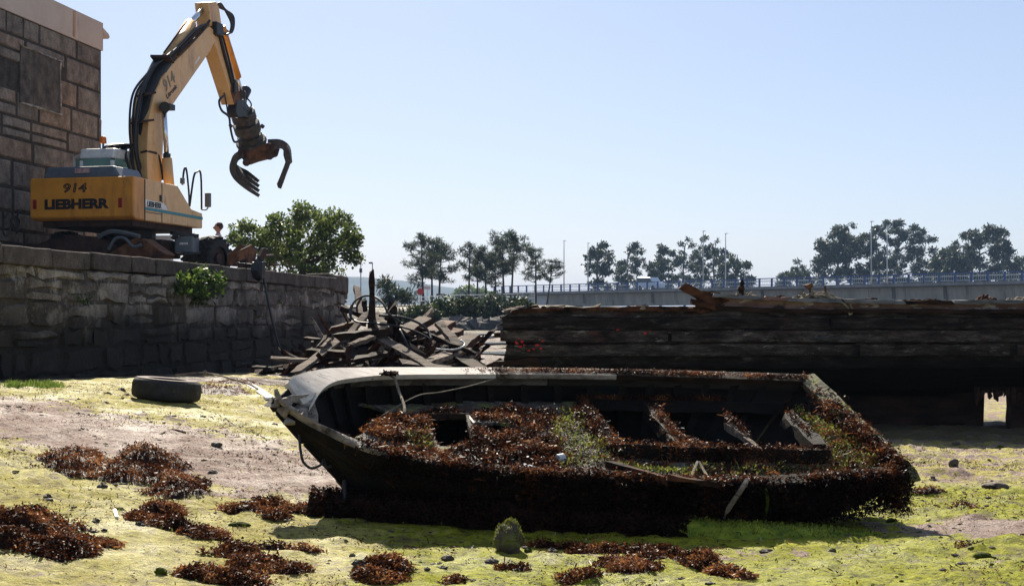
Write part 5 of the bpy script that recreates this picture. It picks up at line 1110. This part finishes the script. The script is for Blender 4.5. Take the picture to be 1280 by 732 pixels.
# transom and its cap
a, b_, c, d = fF(1.0), fC2(1.0), fC(1.0), fN(1.0)
tv = (fF(1)-fF(.97)).normalized(); mb = MB(); mb.prism([a, b_, c, d], tv*.05); mb.build('transom', m_deadwood, boat)
up_ = Vector((-.30,-.1,.95)).normalized(); mb = MB(); mb.bar(a-(d-a)*.01+Vector((.0,0,.01)), d+(d-a)*.03, .13, .07, up=up_, jit=.006, seg=8); mb.build('transom_cap', M('mossy_cap', (.05,.045,.03), (.17,.16,.10), 7, rough=.9, bump=.7, extra=[((.16,.18,.03), 6, .5, .62, None)]), boat, bevel=.01)
# deck with a hatch, a torn slot and the open well
def fD(s, t):
    n_ = fN(s)+(fF(s)-fN(s))*.03+Vector((0,0,-.015)); f_ = fF(s).lerp(fC2(s), .40)
    p = n_.lerp(f_, t); return p+Vector((0,0,.035*math.sin(t*math.pi)*min(1, s*4)))
NS, NT = 190, 70; DG = [[fD(.17+.825*i/NS, j/NT) for j in range(NT+1)] for i in range(NS+1)]
Dp = np.array([[tuple(v) for v in r] for r in DG]); DPX = 640+Dp[...,0]/Dp[...,1]*FPX; DPY = HOR+(CAMZ-Dp[...,2])/Dp[...,1]*FPX
hatch = [(531,521),(583,521),(593,558),(549,558)]; slot = [(590,528),(640,528),(664,543),(604,537)]
bowhole = [(380,485),(432,500),(478,511),(503,523),(470,531),(446,546),(380,565)]
well = [(727,507),(860,506),(985,508),(1012,532),(1046,577),(900,577),(779,573)]
wx, wy = np.meshgrid(np.arange(NS+1), np.arange(NT+1), indexing='ij')
Dp[...,2] += .03*(fbm(Dp[...,0]*7, Dp[...,1]*9, 51, 3)-.5)*np.minimum(1, np.minimum(wx, NS-wx)/4.0)
vs = [tuple(v) for v in Dp.reshape(-1,3)]; fs = []
for i in range(NS):
    for j in range(NT):
        x, y = DPX[i:i+2, j:j+2].mean(), DPY[i:i+2, j:j+2].mean()
        if inside(hatch, x, y) or inside(slot, x, y) or inside(well, x, y) or inside(bowhole, x, y): continue
        o = i*(NT+1)+j; fs.append((o, o+NT+1, o+NT+2, o+1))
m_deck, n, b = newmat('silted_deck')
n2 = noise(n, 9, 8, .7); c = ramp(n, noise(n, 30, 6, .7, off=3), [(.34,(.022,.017,.013)),(.5,(.085,.07,.058)),(.66,(.25,.22,.19))])
c = mix(n, ramp(n, n2, [(.52, g3(0)), (.58, g3(1))]), c, (.16,.17,.035)); c = mix(n, ramp(n, noise(n, 3, 7, .7, off=8), [(.54, g3(0)), (.64, g3(1))]), c, (.05,.03,.02))
n.links.new(c, b.inputs['Base Color']); b.inputs['Roughness'].default_value = .8; bumpit(n, b, noise(n, 22, 8, .75, off=5), 1.0, .03)
me = bpy.data.meshes.new('deck'); me.from_pydata(vs, [], fs); deck = link('deck', me, m_deck, boat); so = deck.modifiers.new('thick', 'SOLIDIFY'); so.thickness = .02; so.offset = -1
KD_i = DPX.ravel(); KD_j = DPY.ravel(); DV = Dp.reshape(-1,3)
def onD(px, py, up=0):
    k = int(np.argmin((KD_i-px)**2+(KD_j-py)**2)); return Vector(DV[k])+Vector((0,0,up))
# hatch rim
mb = MB()
for i, (p, q) in enumerate(zip(hatch[:2], hatch[1:3])): mb.bar(onD(*p,.008), onD(*q,.008), .022, .04)
mb.build('hatch_rim', m_darkwood, boat); mb = MB(); mb.bar(onD(*hatch[1],.014), onD(591,532,.014), .016,.022); mb.build('hatch_edge', m_palewood, boat)
# coamings and inner timbers of the well
mb = MB()
for p, q in (((779,571),(900,575)),((900,575),(1036,578))): mb.bar(onD(*p,.03), onD(*q,.03), .05, .11, jit=.006, seg=8)
mb.bar(onD(726,508,.02), onD(779,572,.02), .06, .07, jit=.008, seg=8); mb.bar(onD(727,506,.0), onD(985,507,.0), .06,.08, jit=.006, seg=10); mb.build('coaming', m_deadwood, boat)
def wp(px, py, lift=0): return onD(px, py, lift)
mb = MB(); mb.bar(wp(812,512,.0), wp(845,552,-.02), .09,.10, jit=.012, seg=5); mb.bar(wp(843,550,-.01), wp(872,577,.02), .08,.09, jit=.012, seg=4); mb.build('cross_frame', m_deadwood, boat)
mb = MB(); mb.bar(wp(843,547,.0), wp(914,573,.03), .028,.028, jit=.004, seg=6); mb.build('loose_pole', m_brownwood, boat)
mb = MB(); mb.bar(wp(908,524,-.05), wp(934,550,.0), .05,.05, jit=.005, seg=4); mb.bar(wp(933,549,.005), wp(959,579,.03), .035,.03, jit=.003, seg=4); mb.build('prop_board', m_greywood, boat)
mb = MB(); mb.prism([wp(965,571,.0), wp(990,564,.02), wp(1012,562,.02), wp(1031,557,.03), wp(1036,562,.02), wp(1018,567,.0), wp(990,571,-.01)], (0,.01,-.02)); mb.build('broken_blade', m_greywood, boat)
mb = MB(); mb.bar(wp(984,522,.0), wp(1022,560,.0), .10,.09, jit=.012, seg=5); mb.build('stern_frame', m_deadwood, boat)
mb = MB(); mb.bar(P(762,581,8.95), P(838,601,8.78), .05,.05, jit=.006, seg=5); mb.bar(P(832,595,8.76), P(900,606,8.76), .05,.03, jit=.006, seg=5); mb.build('split_plank', m_brownwood, boat)
mb = MB(); mb.tube(arc([P(934,599,8.86), P(926,612,8.8), P(915,628,8.8), P(908,640,8.82), P(904,652,8.85)],4), [.017]*12+[.011]*5, 5); mb.build('torn_strip', m_greywood, boat)
mb = MB(); mb.tube(arc([P(872,577,9.1), P(868,586,9.0), P(864,596,8.9)],3), .01, 5); mb.tube(arc([P(874,577,9.1), P(880,588,9.0), P(884,594,8.9)],3), .008, 5); mb.build('shredded_cord', m_rope, boat)
mb = MB(); mb.prism([onD(655,585,.03), onD(676,590,.035), onD(674,596,.03), onD(648,591,.03)], (0,0,-.02)); mb.build('pale_scrap', M('pale_blue_scrap', (.42,.44,.46), (.55,.57,.58), 6), boat)
mb = MB(); mb.tube([onD(697,578,.03), onD(706,577,.035)], [.03,.03], 10); mb.build('old_can', m_galv, boat)
# ropes on the boat
def brope(pts, r, name='rope', m=None): mb = MB(); mb.tube(arc([P(*p) for p in pts], 5), r, 5); return mb.build(name, m or m_rope, smooth=True, label=None)
def toprope(pts, r, lb, m=None): o = brope(pts, r, 'rope', m); tago(o, lb, 'rope')
toprope([(482,465,10.15),(488,469,10.05),(494,474,9.97),(499,490,9.9),(505,506,9.7),(506,516,9.6)], .010, 'rope end draped over the white far gunwale of the boat')
mb = MB(); c = P(488,469.5,10.02)
for k in range(26): mb.tube(arc([c+Vector((random.gauss(0,.03), random.gauss(0,.03), random.gauss(.02,.012))) for _ in range(3)],3), .006, 4)
mb.build('rope_knot', m_brownwood, label='frayed brown knot lying on the white far gunwale', cat='rope')
toprope([(622,472,10.45),(588,482,10.2),(550,490,10.1),(520,495,9.95),(476,520,9.6)], .004, 'thin line strung across inside the boat below the white gunwale')
toprope([(374,543,9.13),(376,565,9.1),(380,578,9.1),(390,585,9.08),(402,580,9.08),(405,574,9.1),(408,583,9.1),(414,582,9.1)], .009, 'thin looped rope hanging below the bow of the boat', m_black)
toprope([(431,600,9.1),(431,618,9.05),(432,634,9.05)], .016, 'short dark rope hanging from the bow down to the mud', m_black)
# beam half buried in front of the boat
lg0, lg1 = Vector((P(392,650,9.25).x, 9.15, .14)), Vector((P(860,668,8.82).x, 8.82, .055))
mb = MB(); mb.tube([lg0.lerp(lg1, i/16)+Vector((0,0,random.uniform(-.01,.01))) for i in range(17)], .105, 10); log = mb.build('sunken_beam', m_weedcore, label='long seaweed covered beam lying along the foot of the boat', cat='beam')

# ------------------------------------------------------------------ seaweed and other growth
def wrack(pts, nrm, name, parent=None, L=.036, Wd=.017, dark=.0, up=.22, **k):
    pts = np.asarray(pts); n_ = len(pts); nrm = np.asarray(nrm); d = nrm*up+rng.normal(size=(n_,3))*.55
    rep = 3 if n_ > 900 else 2; pts = np.repeat(pts, rep, 0)+rng.normal(size=(n_*rep,3))*L*.35*(rep > 1); d = np.repeat(d, rep, 0)+rng.normal(size=(n_*rep,3))*.2; n_ *= rep; L *= .46; Wd *= .47
    patch = fbm(pts[:,0]*9, pts[:,1]*9+pts[:,2]*5, 61, 3)
    lng = rng.random(n_) < .10; Ls = np.where(lng, 2.2, 1.0); d[:,2] *= np.where(lng, .15, .8)
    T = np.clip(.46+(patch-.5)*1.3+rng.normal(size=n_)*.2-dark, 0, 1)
    return quads(pts, d, L*Ls*rng.lognormal(0,.38,n_), Wd*np.where(lng,.6,1.)*rng.lognormal(0,.35,n_), T, name, m_weed, parent, droop=.15, **k)
def deckpatch(poly, n_):
    out = []; xs = [p[0] for p in poly]; ys = [p[1] for p in poly]
    sel = np.array([inside(poly, a, b_) and not inside(hatch, a, b_) and not inside(slot, a, b_) and not inside(well, a, b_) for a, b_ in zip(KD_i, KD_j)])
    v = DV[sel]; k = rng.integers(0, len(v), n_); p = v[k]+rng.normal(size=(n_,3))*np.array([.012,.012,.0]); h = np.maximum(0, fbm(p[:,0]*8, p[:,1]*8, 71, 3)-.35)*.14; p[:,2] += h*rng.random(n_)+.004; return p
pw = np.concatenate([deckpatch(q, k) for q, k in [
    ([(456,540),(470,526),(505,518),(520,530),(545,560),(520,560),(470,548)], 2600), ([(510,521),(540,514),(585,517),(585,521),(531,521),(540,548),(520,545)], 1300),
    ([(592,516),(640,512),(690,518),(700,526),(668,545),(640,528),(592,526)], 2500), ([(590,545),(600,538),(664,544),(692,550),(705,566),(690,580),(600,572),(560,562),(593,556)], 4600),
    ([(430,552),(470,560),(560,566),(620,580),(700,590),(760,592),(760,606),(590,596),(430,572)], 5200), ([(655,580),(668,568),(700,566),(712,576),(690,584)], 700),
    ([(715,515),(726,505),(782,570),(770,576)], 1500), ([(760,576),(840,578),(840,590),(770,590)], 300), ([(985,512),(1000,512),(1075,590),(1040,592)], 500), ([(860,581),(1050,583),(1065,604),(860,601)], 1300), ([(1020,510),(1060,530),(1120,590),(1060,592)], 900)]])
wrack(pw, np.tile([0,-.2,1.0],(len(pw),1)), 'seaweed', boat, .034, .016, .06, kind='stuff')
pw = deckpatch([(690,520),(722,512),(778,574),(760,592),(690,588),(680,560)], 1100); wrack(pw, np.tile([0,-.2,1.0],(len(pw),1)), 'silt_seaweed', boat, .03, .015, .25, kind='stuff')
# along the rails
def along(fn, s0, s1, n_, spread, off=(0,0,0), hang=0.):
    s = rng.uniform(s0, s1, n_); p = np.array([tuple(fn(q)) for q in s]); dens = fbm(s*26, s*0+3.3, 83, 3); keep = rng.random(n_) < np.clip((dens-.22)*3.2, .12, 1)
    p = p+rng.normal(size=(n_,3))*np.array(spread)+np.array(off); 
    if hang: p[:,2] -= hang*rng.random(n_)**1.6
    return p[keep]
pa = along(lambda s: fF(s)+frame_at(s)[1]*.03+frame_at(s)[2]*.037, .42, 1, 6500, (.02,.035,.004)); pa = pa[(rng.random(len(pa)) < np.clip((pa[:,0]+.35)/.6, .05, 1))]; wrack(pa, np.tile([0,-.2,1.],(len(pa),1)), 'rail_seaweed', boat, .022, .012, .1, kind='stuff')
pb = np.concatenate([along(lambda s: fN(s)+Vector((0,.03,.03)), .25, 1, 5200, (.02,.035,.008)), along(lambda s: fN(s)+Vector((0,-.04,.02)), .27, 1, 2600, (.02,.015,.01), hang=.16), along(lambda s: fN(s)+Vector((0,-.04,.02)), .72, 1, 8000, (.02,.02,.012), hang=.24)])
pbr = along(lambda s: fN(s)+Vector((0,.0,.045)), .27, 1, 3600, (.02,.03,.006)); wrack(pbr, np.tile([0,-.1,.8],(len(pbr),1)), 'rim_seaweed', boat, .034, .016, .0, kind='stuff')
wrack(pb, np.tile([0,-.5,-.1],(len(pb),1)), 'hanging_seaweed', boat, .04, .018, .48, kind='stuff')  # hanging weed tinted darker, the near side's shade put into colour
ta, td = fF(1), fN(1); k = 7500; t = rng.beta(1.5,.9,k); pt = np.array(ta)[None]*(1-t[:,None])+np.array(td)[None]*t[:,None]
pt = pt+rng.normal(size=(k,3))*np.array([.03,.02,.02])+np.array([-.01,0,.035]); pt[:,2] -= .30*rng.random(k)**1.5*np.where(rng.random(k) < .7, 1, 0); pt[:,0] -= .05*rng.random(k)
keep = rng.random(k) < np.clip((fbm(t*18, t*0+1.1, 91, 3)-.25)*3+t-.3, .02, 1); pt = pt[keep]
wrack(pt, np.tile([.1,-.5,.4],(len(pt),1)), 'transom_seaweed', boat, .042, .019, .05, kind='stuff')
def online(p, q, n_, sp, lift=.05, hang=0):
    t = rng.random(n_)[:,None]; v = np.array(onD(*p))*(1-t)+np.array(onD(*q))*t+rng.normal(size=(n_,3))*sp+np.array([0,0,lift]); v[:,2] -= hang*rng.random(n_)**1.5; return v
pc = np.concatenate([online((779,571),(1036,578),3000,.012,.085,.12), online((726,508),(779,572),1000,.014,.05), online((727,506),(905,507),1100,.010,.04), online((812,512),(846,552),700,.018,.05,.03), online((846,552),(872,577),250,.018,.05), online((843,547),(914,573),350,.007,.02), online((908,524),(934,550),200,.010,.03), online((984,522),(1010,550),150,.012,.05)])
wrack(pc, np.tile([0,-.3,.7],(len(pc),1)), 'well_seaweed', boat, .032, .015, .05, kind='stuff')
# side growth, tinted darker so the hull's shade sits in its colour
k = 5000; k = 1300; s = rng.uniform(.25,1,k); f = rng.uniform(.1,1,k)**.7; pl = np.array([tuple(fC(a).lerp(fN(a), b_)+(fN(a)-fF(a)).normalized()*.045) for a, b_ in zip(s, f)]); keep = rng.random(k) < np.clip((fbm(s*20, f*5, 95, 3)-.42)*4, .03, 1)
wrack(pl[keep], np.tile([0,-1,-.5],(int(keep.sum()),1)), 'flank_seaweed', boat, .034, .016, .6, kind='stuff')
# moss on deck and weed ribbons
pm_ = np.concatenate([deckpatch(q, n_) for q, n_ in [([(505,545),(528,540),(545,560),(520,566)], 500), ([(690,520),(722,512),(775,575),(700,590),(690,560)], 900), ([(990,516),(1030,516),(1110,590),(1044,590)], 1300), ([(860,583),(1050,585),(1060,602),(860,600)], 500), ([(770,578),(880,590),(880,600),(770,592)], 500)]])
quads(pm_, np.array([0,0,1])+rng.normal(size=(len(pm_),3))*.7, rng.uniform(.01,.028,len(pm_)), rng.uniform(.006,.014,len(pm_)), rng.uniform(.2,1,len(pm_)), 'green_weed', leafmat('green_weed', [(0,(.05,.07,.008)),(1,(.30,.32,.06))], .6, .3), boat, kind='stuff')
for s, L in ((.845,.24),):
    a = fN(s)+Vector((0,-.07,0)); mb = MB(); mb.tube(arc([a, a+Vector((.01,-.01,-L*.4)), a+Vector((-.01,.04,-L))],4), [.007,.009,.010,.011,.010,.009,.008,.006,.003], 5); mb.build('weed_ribbon', m_moss, boat)
# growth on the sunken beam, tint darkened to paint in the boat's shade
k = 7000; t = rng.random(k); an = rng.uniform(-.4,3.4,k); p = np.array(lg0)[None]*(1-t[:,None])+np.array(lg1)[None]*t[:,None]; p = p+np.stack([0*an, -np.cos(an)*.11, np.sin(an)*.11], 1)
wrack(p, np.stack([0*an, -np.cos(an), np.sin(an)], 1), 'beam_seaweed', log, .036, .017, .55, kind='stuff')
log.matrix_parent_inverse = Matrix.Identity(4)
mb = MB(); c = lg1+Vector((.62,.28,-.05))
vs = []; fs = []
for i in range(25):
    for j in range(9):
        u, v = i/24, j/8; x = lg1.x-.02+u*1.15; y = lg1.y-.05-u*.02+(v-.5)*.36; hgt = .13*(1-u*.75)*math.sin(v*math.pi)**.8*(.75+.5*float(fbm(x*7, y*7, 3)))
        vs.append((x, y+.04, float(gz(x,y))-.02+hgt))
for i in range(24):
    for j in range(8): o = i*9+j; fs.append((o, o+9, o+10, o+1))
mb.add(vs, fs); rv = np.array(vs); ridge = mb.build('mossy_ridge', M('bright_alga', (.07,.11,.006), (.26,.31,.025), 9, rough=.8, bump=.8, bd=.02), smooth=True, label='low ridge of bright green slime continuing the beam below the stern of the boat', cat='slime bank')
rp_ = rv[rng.integers(0, len(rv), 2600)]+rng.normal(size=(2600,3))*np.array([.03,.025,.004]); quads(rp_, np.array([0,-.2,.9])+rng.normal(size=(2600,3))*.6, rng.uniform(.008,.03,2600), rng.uniform(.004,.010,2600), rng.uniform(0,1,2600), 'slime_tufts', leafmat('slime', [(0,(.03,.05,.004)),(1,(.30,.34,.03))], .6, .3), ridge, kind='stuff').matrix_parent_inverse = Matrix.Identity(4)

# seaweed mounds on the mud: lobes (px, py, half width, half depth, height) in pixels / metres
MOUNDS = [
 ('wide dark topped seaweed heap left of the boat bow', [(95,579,42,.30,.12),(140,592,80,.34,.10),(185,583,42,.26,.22),(200,600,52,.22,.09),(225,617,36,.26,.11)], 5200),
 ('tall orange brown seaweed heap at the left edge of the foreground', [(-10,668,60,.34,.22),(30,670,52,.34,.20),(70,690,52,.22,.09),(120,682,34,.12,.04)], 6000),
 ('small peaked seaweed clump below the wide heap', [(205,645,30,.14,.10),(175,650,22,.10,.04)], 1500),
 ('flat seaweed streak running down right from the peaked clump', [(215,660,34,.10,.05),(255,672,34,.11,.06)], 1500),
 ('seaweed strip reaching from the mud to the boat bow', [(300,640,26,.12,.05),(340,636,34,.14,.06),(345,650,22,.08,.04),(390,640,40,.10,.05)], 2200),
 ('long seaweed patch near the bottom edge left of the centre', [(290,693,24,.14,.06),(325,708,44,.16,.07),(370,714,26,.10,.05),(265,722,60,.12,.08)], 3200),
 ('low thin seaweed streak above the long patch', [(345,686,34,.05,.025),(385,690,24,.05,.025)], 500),
 ('dark seaweed clump at the bottom edge below the boat middle', [(490,716,30,.12,.08),(470,726,40,.10,.05)], 1700),
 ('small seaweed smear below the mossy stone', [(642,712,28,.07,.035),(565,728,16,.05,.03)], 600),
 ('rounded seaweed clump under the middle of the boat shadow', [(790,712,36,.12,.06),(770,706,30,.08,.05),(812,697,22,.06,.04)], 1500),
 ('seaweed lump at the bottom edge right of the centre', [(722,727,32,.08,.07)], 700),
 ('peaked seaweed lump beyond the right end of the sunken beam', [(872,704,24,.13,.11),(905,718,24,.08,.05),(930,724,18,.05,.03)], 1500),
 ('seaweed fringe along the front of the sunken beam', [(690,684,40,.07,.03),(760,688,60,.07,.035),(830,692,30,.06,.03)], 1700),
 ('seaweed litter on the mud right of the tyre', [(275,488,40,.7,.05),(300,480,30,.6,.05)], 1100),
 ('little seaweed clump on the mud right of the stern', [(1165,617,14,.12,.05),(1150,618,20,.08,.03)], 350),
 ('reddish seaweed smear on the right hand mud', [(1205,641,22,.07,.03),(1210,688,20,.05,.025)], 350),
]
for lb, lobes, n_ in MOUNDS:
    Ls = []
    for px, py, hw, dp, h in lobes: c = G(px, py); Ls.append((c.x, c.y, hw*c.y/FPX, dp, h))
    bx0 = min(l[0]-l[2] for l in Ls); bx1 = max(l[0]+l[2] for l in Ls); by0 = min(l[1]-l[3] for l in Ls); by1 = max(l[1]+l[3] for l in Ls)
    def hgt(x, y):
        h = np.zeros_like(x)
        for a, b_, rx, ry, hh in Ls:
            r2 = ((x-a)/rx)**2+((y-b_)/ry)**2; r2 = r2*(.1+1.9*fbm(x*8, y*8, 13, 4)); h = np.maximum(h, (.62 if hh > .06 else .8)*hh*np.maximum(0, 1-r2)**.85)
        return h*(.45+1.15*fbm(x*11, y*11, 15, 4))
    nx, ny = 50, 36; ax_ = np.linspace(bx0-.03, bx1+.03, nx); ay_ = np.linspace(by0-.03, by1+.03, ny); MXX, MYY = np.meshgrid(ax_, ay_); H = hgt(MXX, MYY)
    zz = gzf(MXX, MYY)+H-.012; idx = np.arange(nx*ny).reshape(ny, nx); F = np.stack([idx[:-1,:-1], idx[:-1,1:], idx[1:,1:], idx[1:,:-1]], -1).reshape(-1,4)
    keepf = (H.ravel()[F].max(1) > .004); F = F[keepf]; used, inv = np.unique(F, return_inverse=True); V = np.stack([MXX,MYY,zz],-1).reshape(-1,3)[used]
    o = link('seaweed_mound', np_mesh('seaweed_mound', V, inv.reshape(-1,4), None, True), m_weedcore, label=lb, cat='seaweed')
    P_ = []; 
    while sum(map(len, P_)) < n_:
        x = rng.uniform(bx0, bx1, n_); y = rng.uniform(by0, by1, n_); h = hgt(x, y); ok = h > .004; P_.append(np.stack([x[ok], y[ok], gzf(x[ok], y[ok])+h[ok]-.004], 1))
    p = np.concatenate(P_)[:n_]; e = .03
    gxn = (hgt(p[:,0]+e, p[:,1])-hgt(p[:,0]-e, p[:,1]))/(2*e); gyn = (hgt(p[:,0], p[:,1]+e)-hgt(p[:,0], p[:,1]-e))/(2*e)
    wrack(p, np.stack([-gxn, -gyn, np.ones(len(p))], 1), 'fronds', o, .031, .018, -.08, kind='stuff')
# loose bits
def ground_pts(n_, xr, yr, ns=0, th=None, seed=5):
    x = rng.uniform(*xr, n_); y = rng.uniform(*yr, n_); lim = .38*y+.6; ok = abs(x) < lim
    if th is not None: ok &= fbm(x*ns, y*ns, seed, 3) > th
    x, y = x[ok], y[ok]; return np.stack([x, y, gzf(x, y)], 1)
pg = np.concatenate([ground_pts(34000, (-5,5), (6.6,13.5), 2.0, .55), ground_pts(1500, (-5,6), (6.6,15), 3, .45, 9), ground_pts(5000, (-5,-1), (15,19.5), .8, .4, 4), np.repeat(ground_pts(4500, (-3,.5), (19,44), .8, .42, 6), 2, 0)]); pg[:,2] += .004
wrack(pg, np.tile([0,0,.35],(len(pg),1)), 'seaweed_litter', None, .024, .011, .12, kind='stuff')
pg = ground_pts(9000, (-5,6), (6.4,15), 1.1, .52, 33); pg[:,2] += .002
quads(pg, np.array([0,0,.8])+rng.normal(size=(len(pg),3))*.7, rng.uniform(.008,.024,len(pg)), rng.uniform(.006,.014,len(pg)), rng.uniform(0,.9,len(pg)), 'algae_tufts', leafmat('algae_tuft', [(0,(.06,.08,.008)),(1,(.36,.36,.08))], .7, .3), kind='stuff')
# pebbles, one object
mb = MB()
for p in ground_pts(4200, (-6,6), (6.5,16), .9, .47, 44): mb.ball(tuple(p), min(.03, .008*math.exp(random.gauss(0,.5))), 6, (random.uniform(.9,1.8),1,.5), .35)
mb.build('pebbles', m_rock, kind='stuff')
mb = MB()
for p in ground_pts(3600, (-6,6), (6.5,15), 1.6, .54, 47): mb.ball(tuple(p), min(.02, .008*math.exp(random.gauss(0,.5))), 6, (random.uniform(.9,1.8),1,.5), .4)
mb.build('algae_lumps', m_moss, kind='stuff')
sh = ground_pts(900, (-6,6), (6.5,15), 1.3, .5, 49); quads(sh+np.array([0,0,.004]), np.array([0,0,.3])+rng.normal(size=(len(sh),3))*.6, rng.uniform(.008,.022,len(sh)), rng.uniform(.006,.014,len(sh)), rng.uniform(.2,1,len(sh)), 'shell_fragments', leafmat('shell', [(0,(.30,.25,.22)),(1,(.72,.68,.63))], .5, .1), kind='stuff')
# clods one can count
rp = [(403,571),(265,592),(128,612),(150,640),(120,655),(175,660),(190,640),(305,703),(130,664),(240,606),(318,626),(60,625),(200,718),(560,700),(450,715),(660,690),(615,704),(690,690),(1010,668),(1040,692),(1195,556),(1250,560),(1062,652),(960,690),(1115,651),(440,700),(380,640),(255,580),(152,489),(158,494),(135,492)]
for i, (px, py) in enumerate(rp):
    c = G(px, py); c.z = float(gzf(c.x, c.y)); r = random.uniform(.014,.032)*(1.4 if c.y > 11 else 1); mb = MB(); mb.ball(c+Vector((0,0,r*.15)), r, 10, (random.uniform(1,1.7),1,random.uniform(.5,.9)), .28)
    mb.build('clod', m_rock if i % 3 else m_moss, label='small dark clod or stone lying loose on the algae covered mud', cat='stone', group='loose clods on the mud')
for px, py, r, sq, lb, m in ((637,689,.085,(1,.9,1.25),'mossy stone standing upright in front of the boat',m_moss),(300,658,.04,(1.5,1,.45),'round tuft of bright green alga on the mud left of the sunken beam',m_moss),(1192,592,.05,(.8,.8,1.1),'dark pointed stone on the mud right of the boat stern',m_rock),(1245,612,.06,(1.5,1,.6),'broad dark stone with weed near the right edge of the mud',m_rock),(1228,700,.035,(1.5,1,.5),'green clod near the right bottom corner',m_moss),(271,558,.035,(1.3,.9,.7),'square brown brick fragment on the bare sand',m_rock)):
    c = G(px, py); c.z = float(gzf(c.x, c.y)); mb = MB(); mb.ball(c+Vector((0,0,r*sq[2]*.55)), r, 36, sq); v = np.array(mb.v); o_ = v-np.array(c)
    f = .55+.9*fbm(o_[:,0]/r*1.4+px, o_[:,1]/r*1.4+o_[:,2]/r*1.1, px, 4); mb.v = [tuple(q) for q in np.array(c)+np.array([0,0,r*.5])+(o_-np.array([0,0,r*.5]))*f[:,None]]; o = mb.build('stone', m_rock if r > .06 else m, smooth=True, label=lb, cat='stone')
    if m is m_moss and r > .06:
        vv = np.array(mb.v); vv = vv[vv[:,2] > c.z+r*(.35+.5*fbm(vv[:,0]*22, vv[:,1]*22+vv[:,2]*15, 7, 2))]; vv = vv[rng.integers(0, len(vv), 900)]; quads(vv, (vv-np.array(c))/r+rng.normal(size=(900,3))*.4, rng.uniform(.006,.016,900), rng.uniform(.003,.007,900), rng.uniform(0,.7,900), 'moss', bpy.data.materials['algae_tuft'], o, kind='stuff').matrix_parent_inverse = Matrix.Identity(4)
mb = MB(); mb.bar(G(143,641)+Vector((0,0,.02)), G(146,651)+Vector((0,0,.02)), .018,.012); mb.build('shell', m_white, label='small white splinter on the mud left of the peaked seaweed clump', cat='splinter')
mb = MB(); mb.tube(arc([G(200,545)+Vector((0,0,.01)), G(215,541)+Vector((0,0,.02)), G(232,543)+Vector((0,0,.015))],4), .012, 5); mb.build('stick', m_darkwood, label='thin dark stick on the sand above the wide seaweed heap', cat='stick')
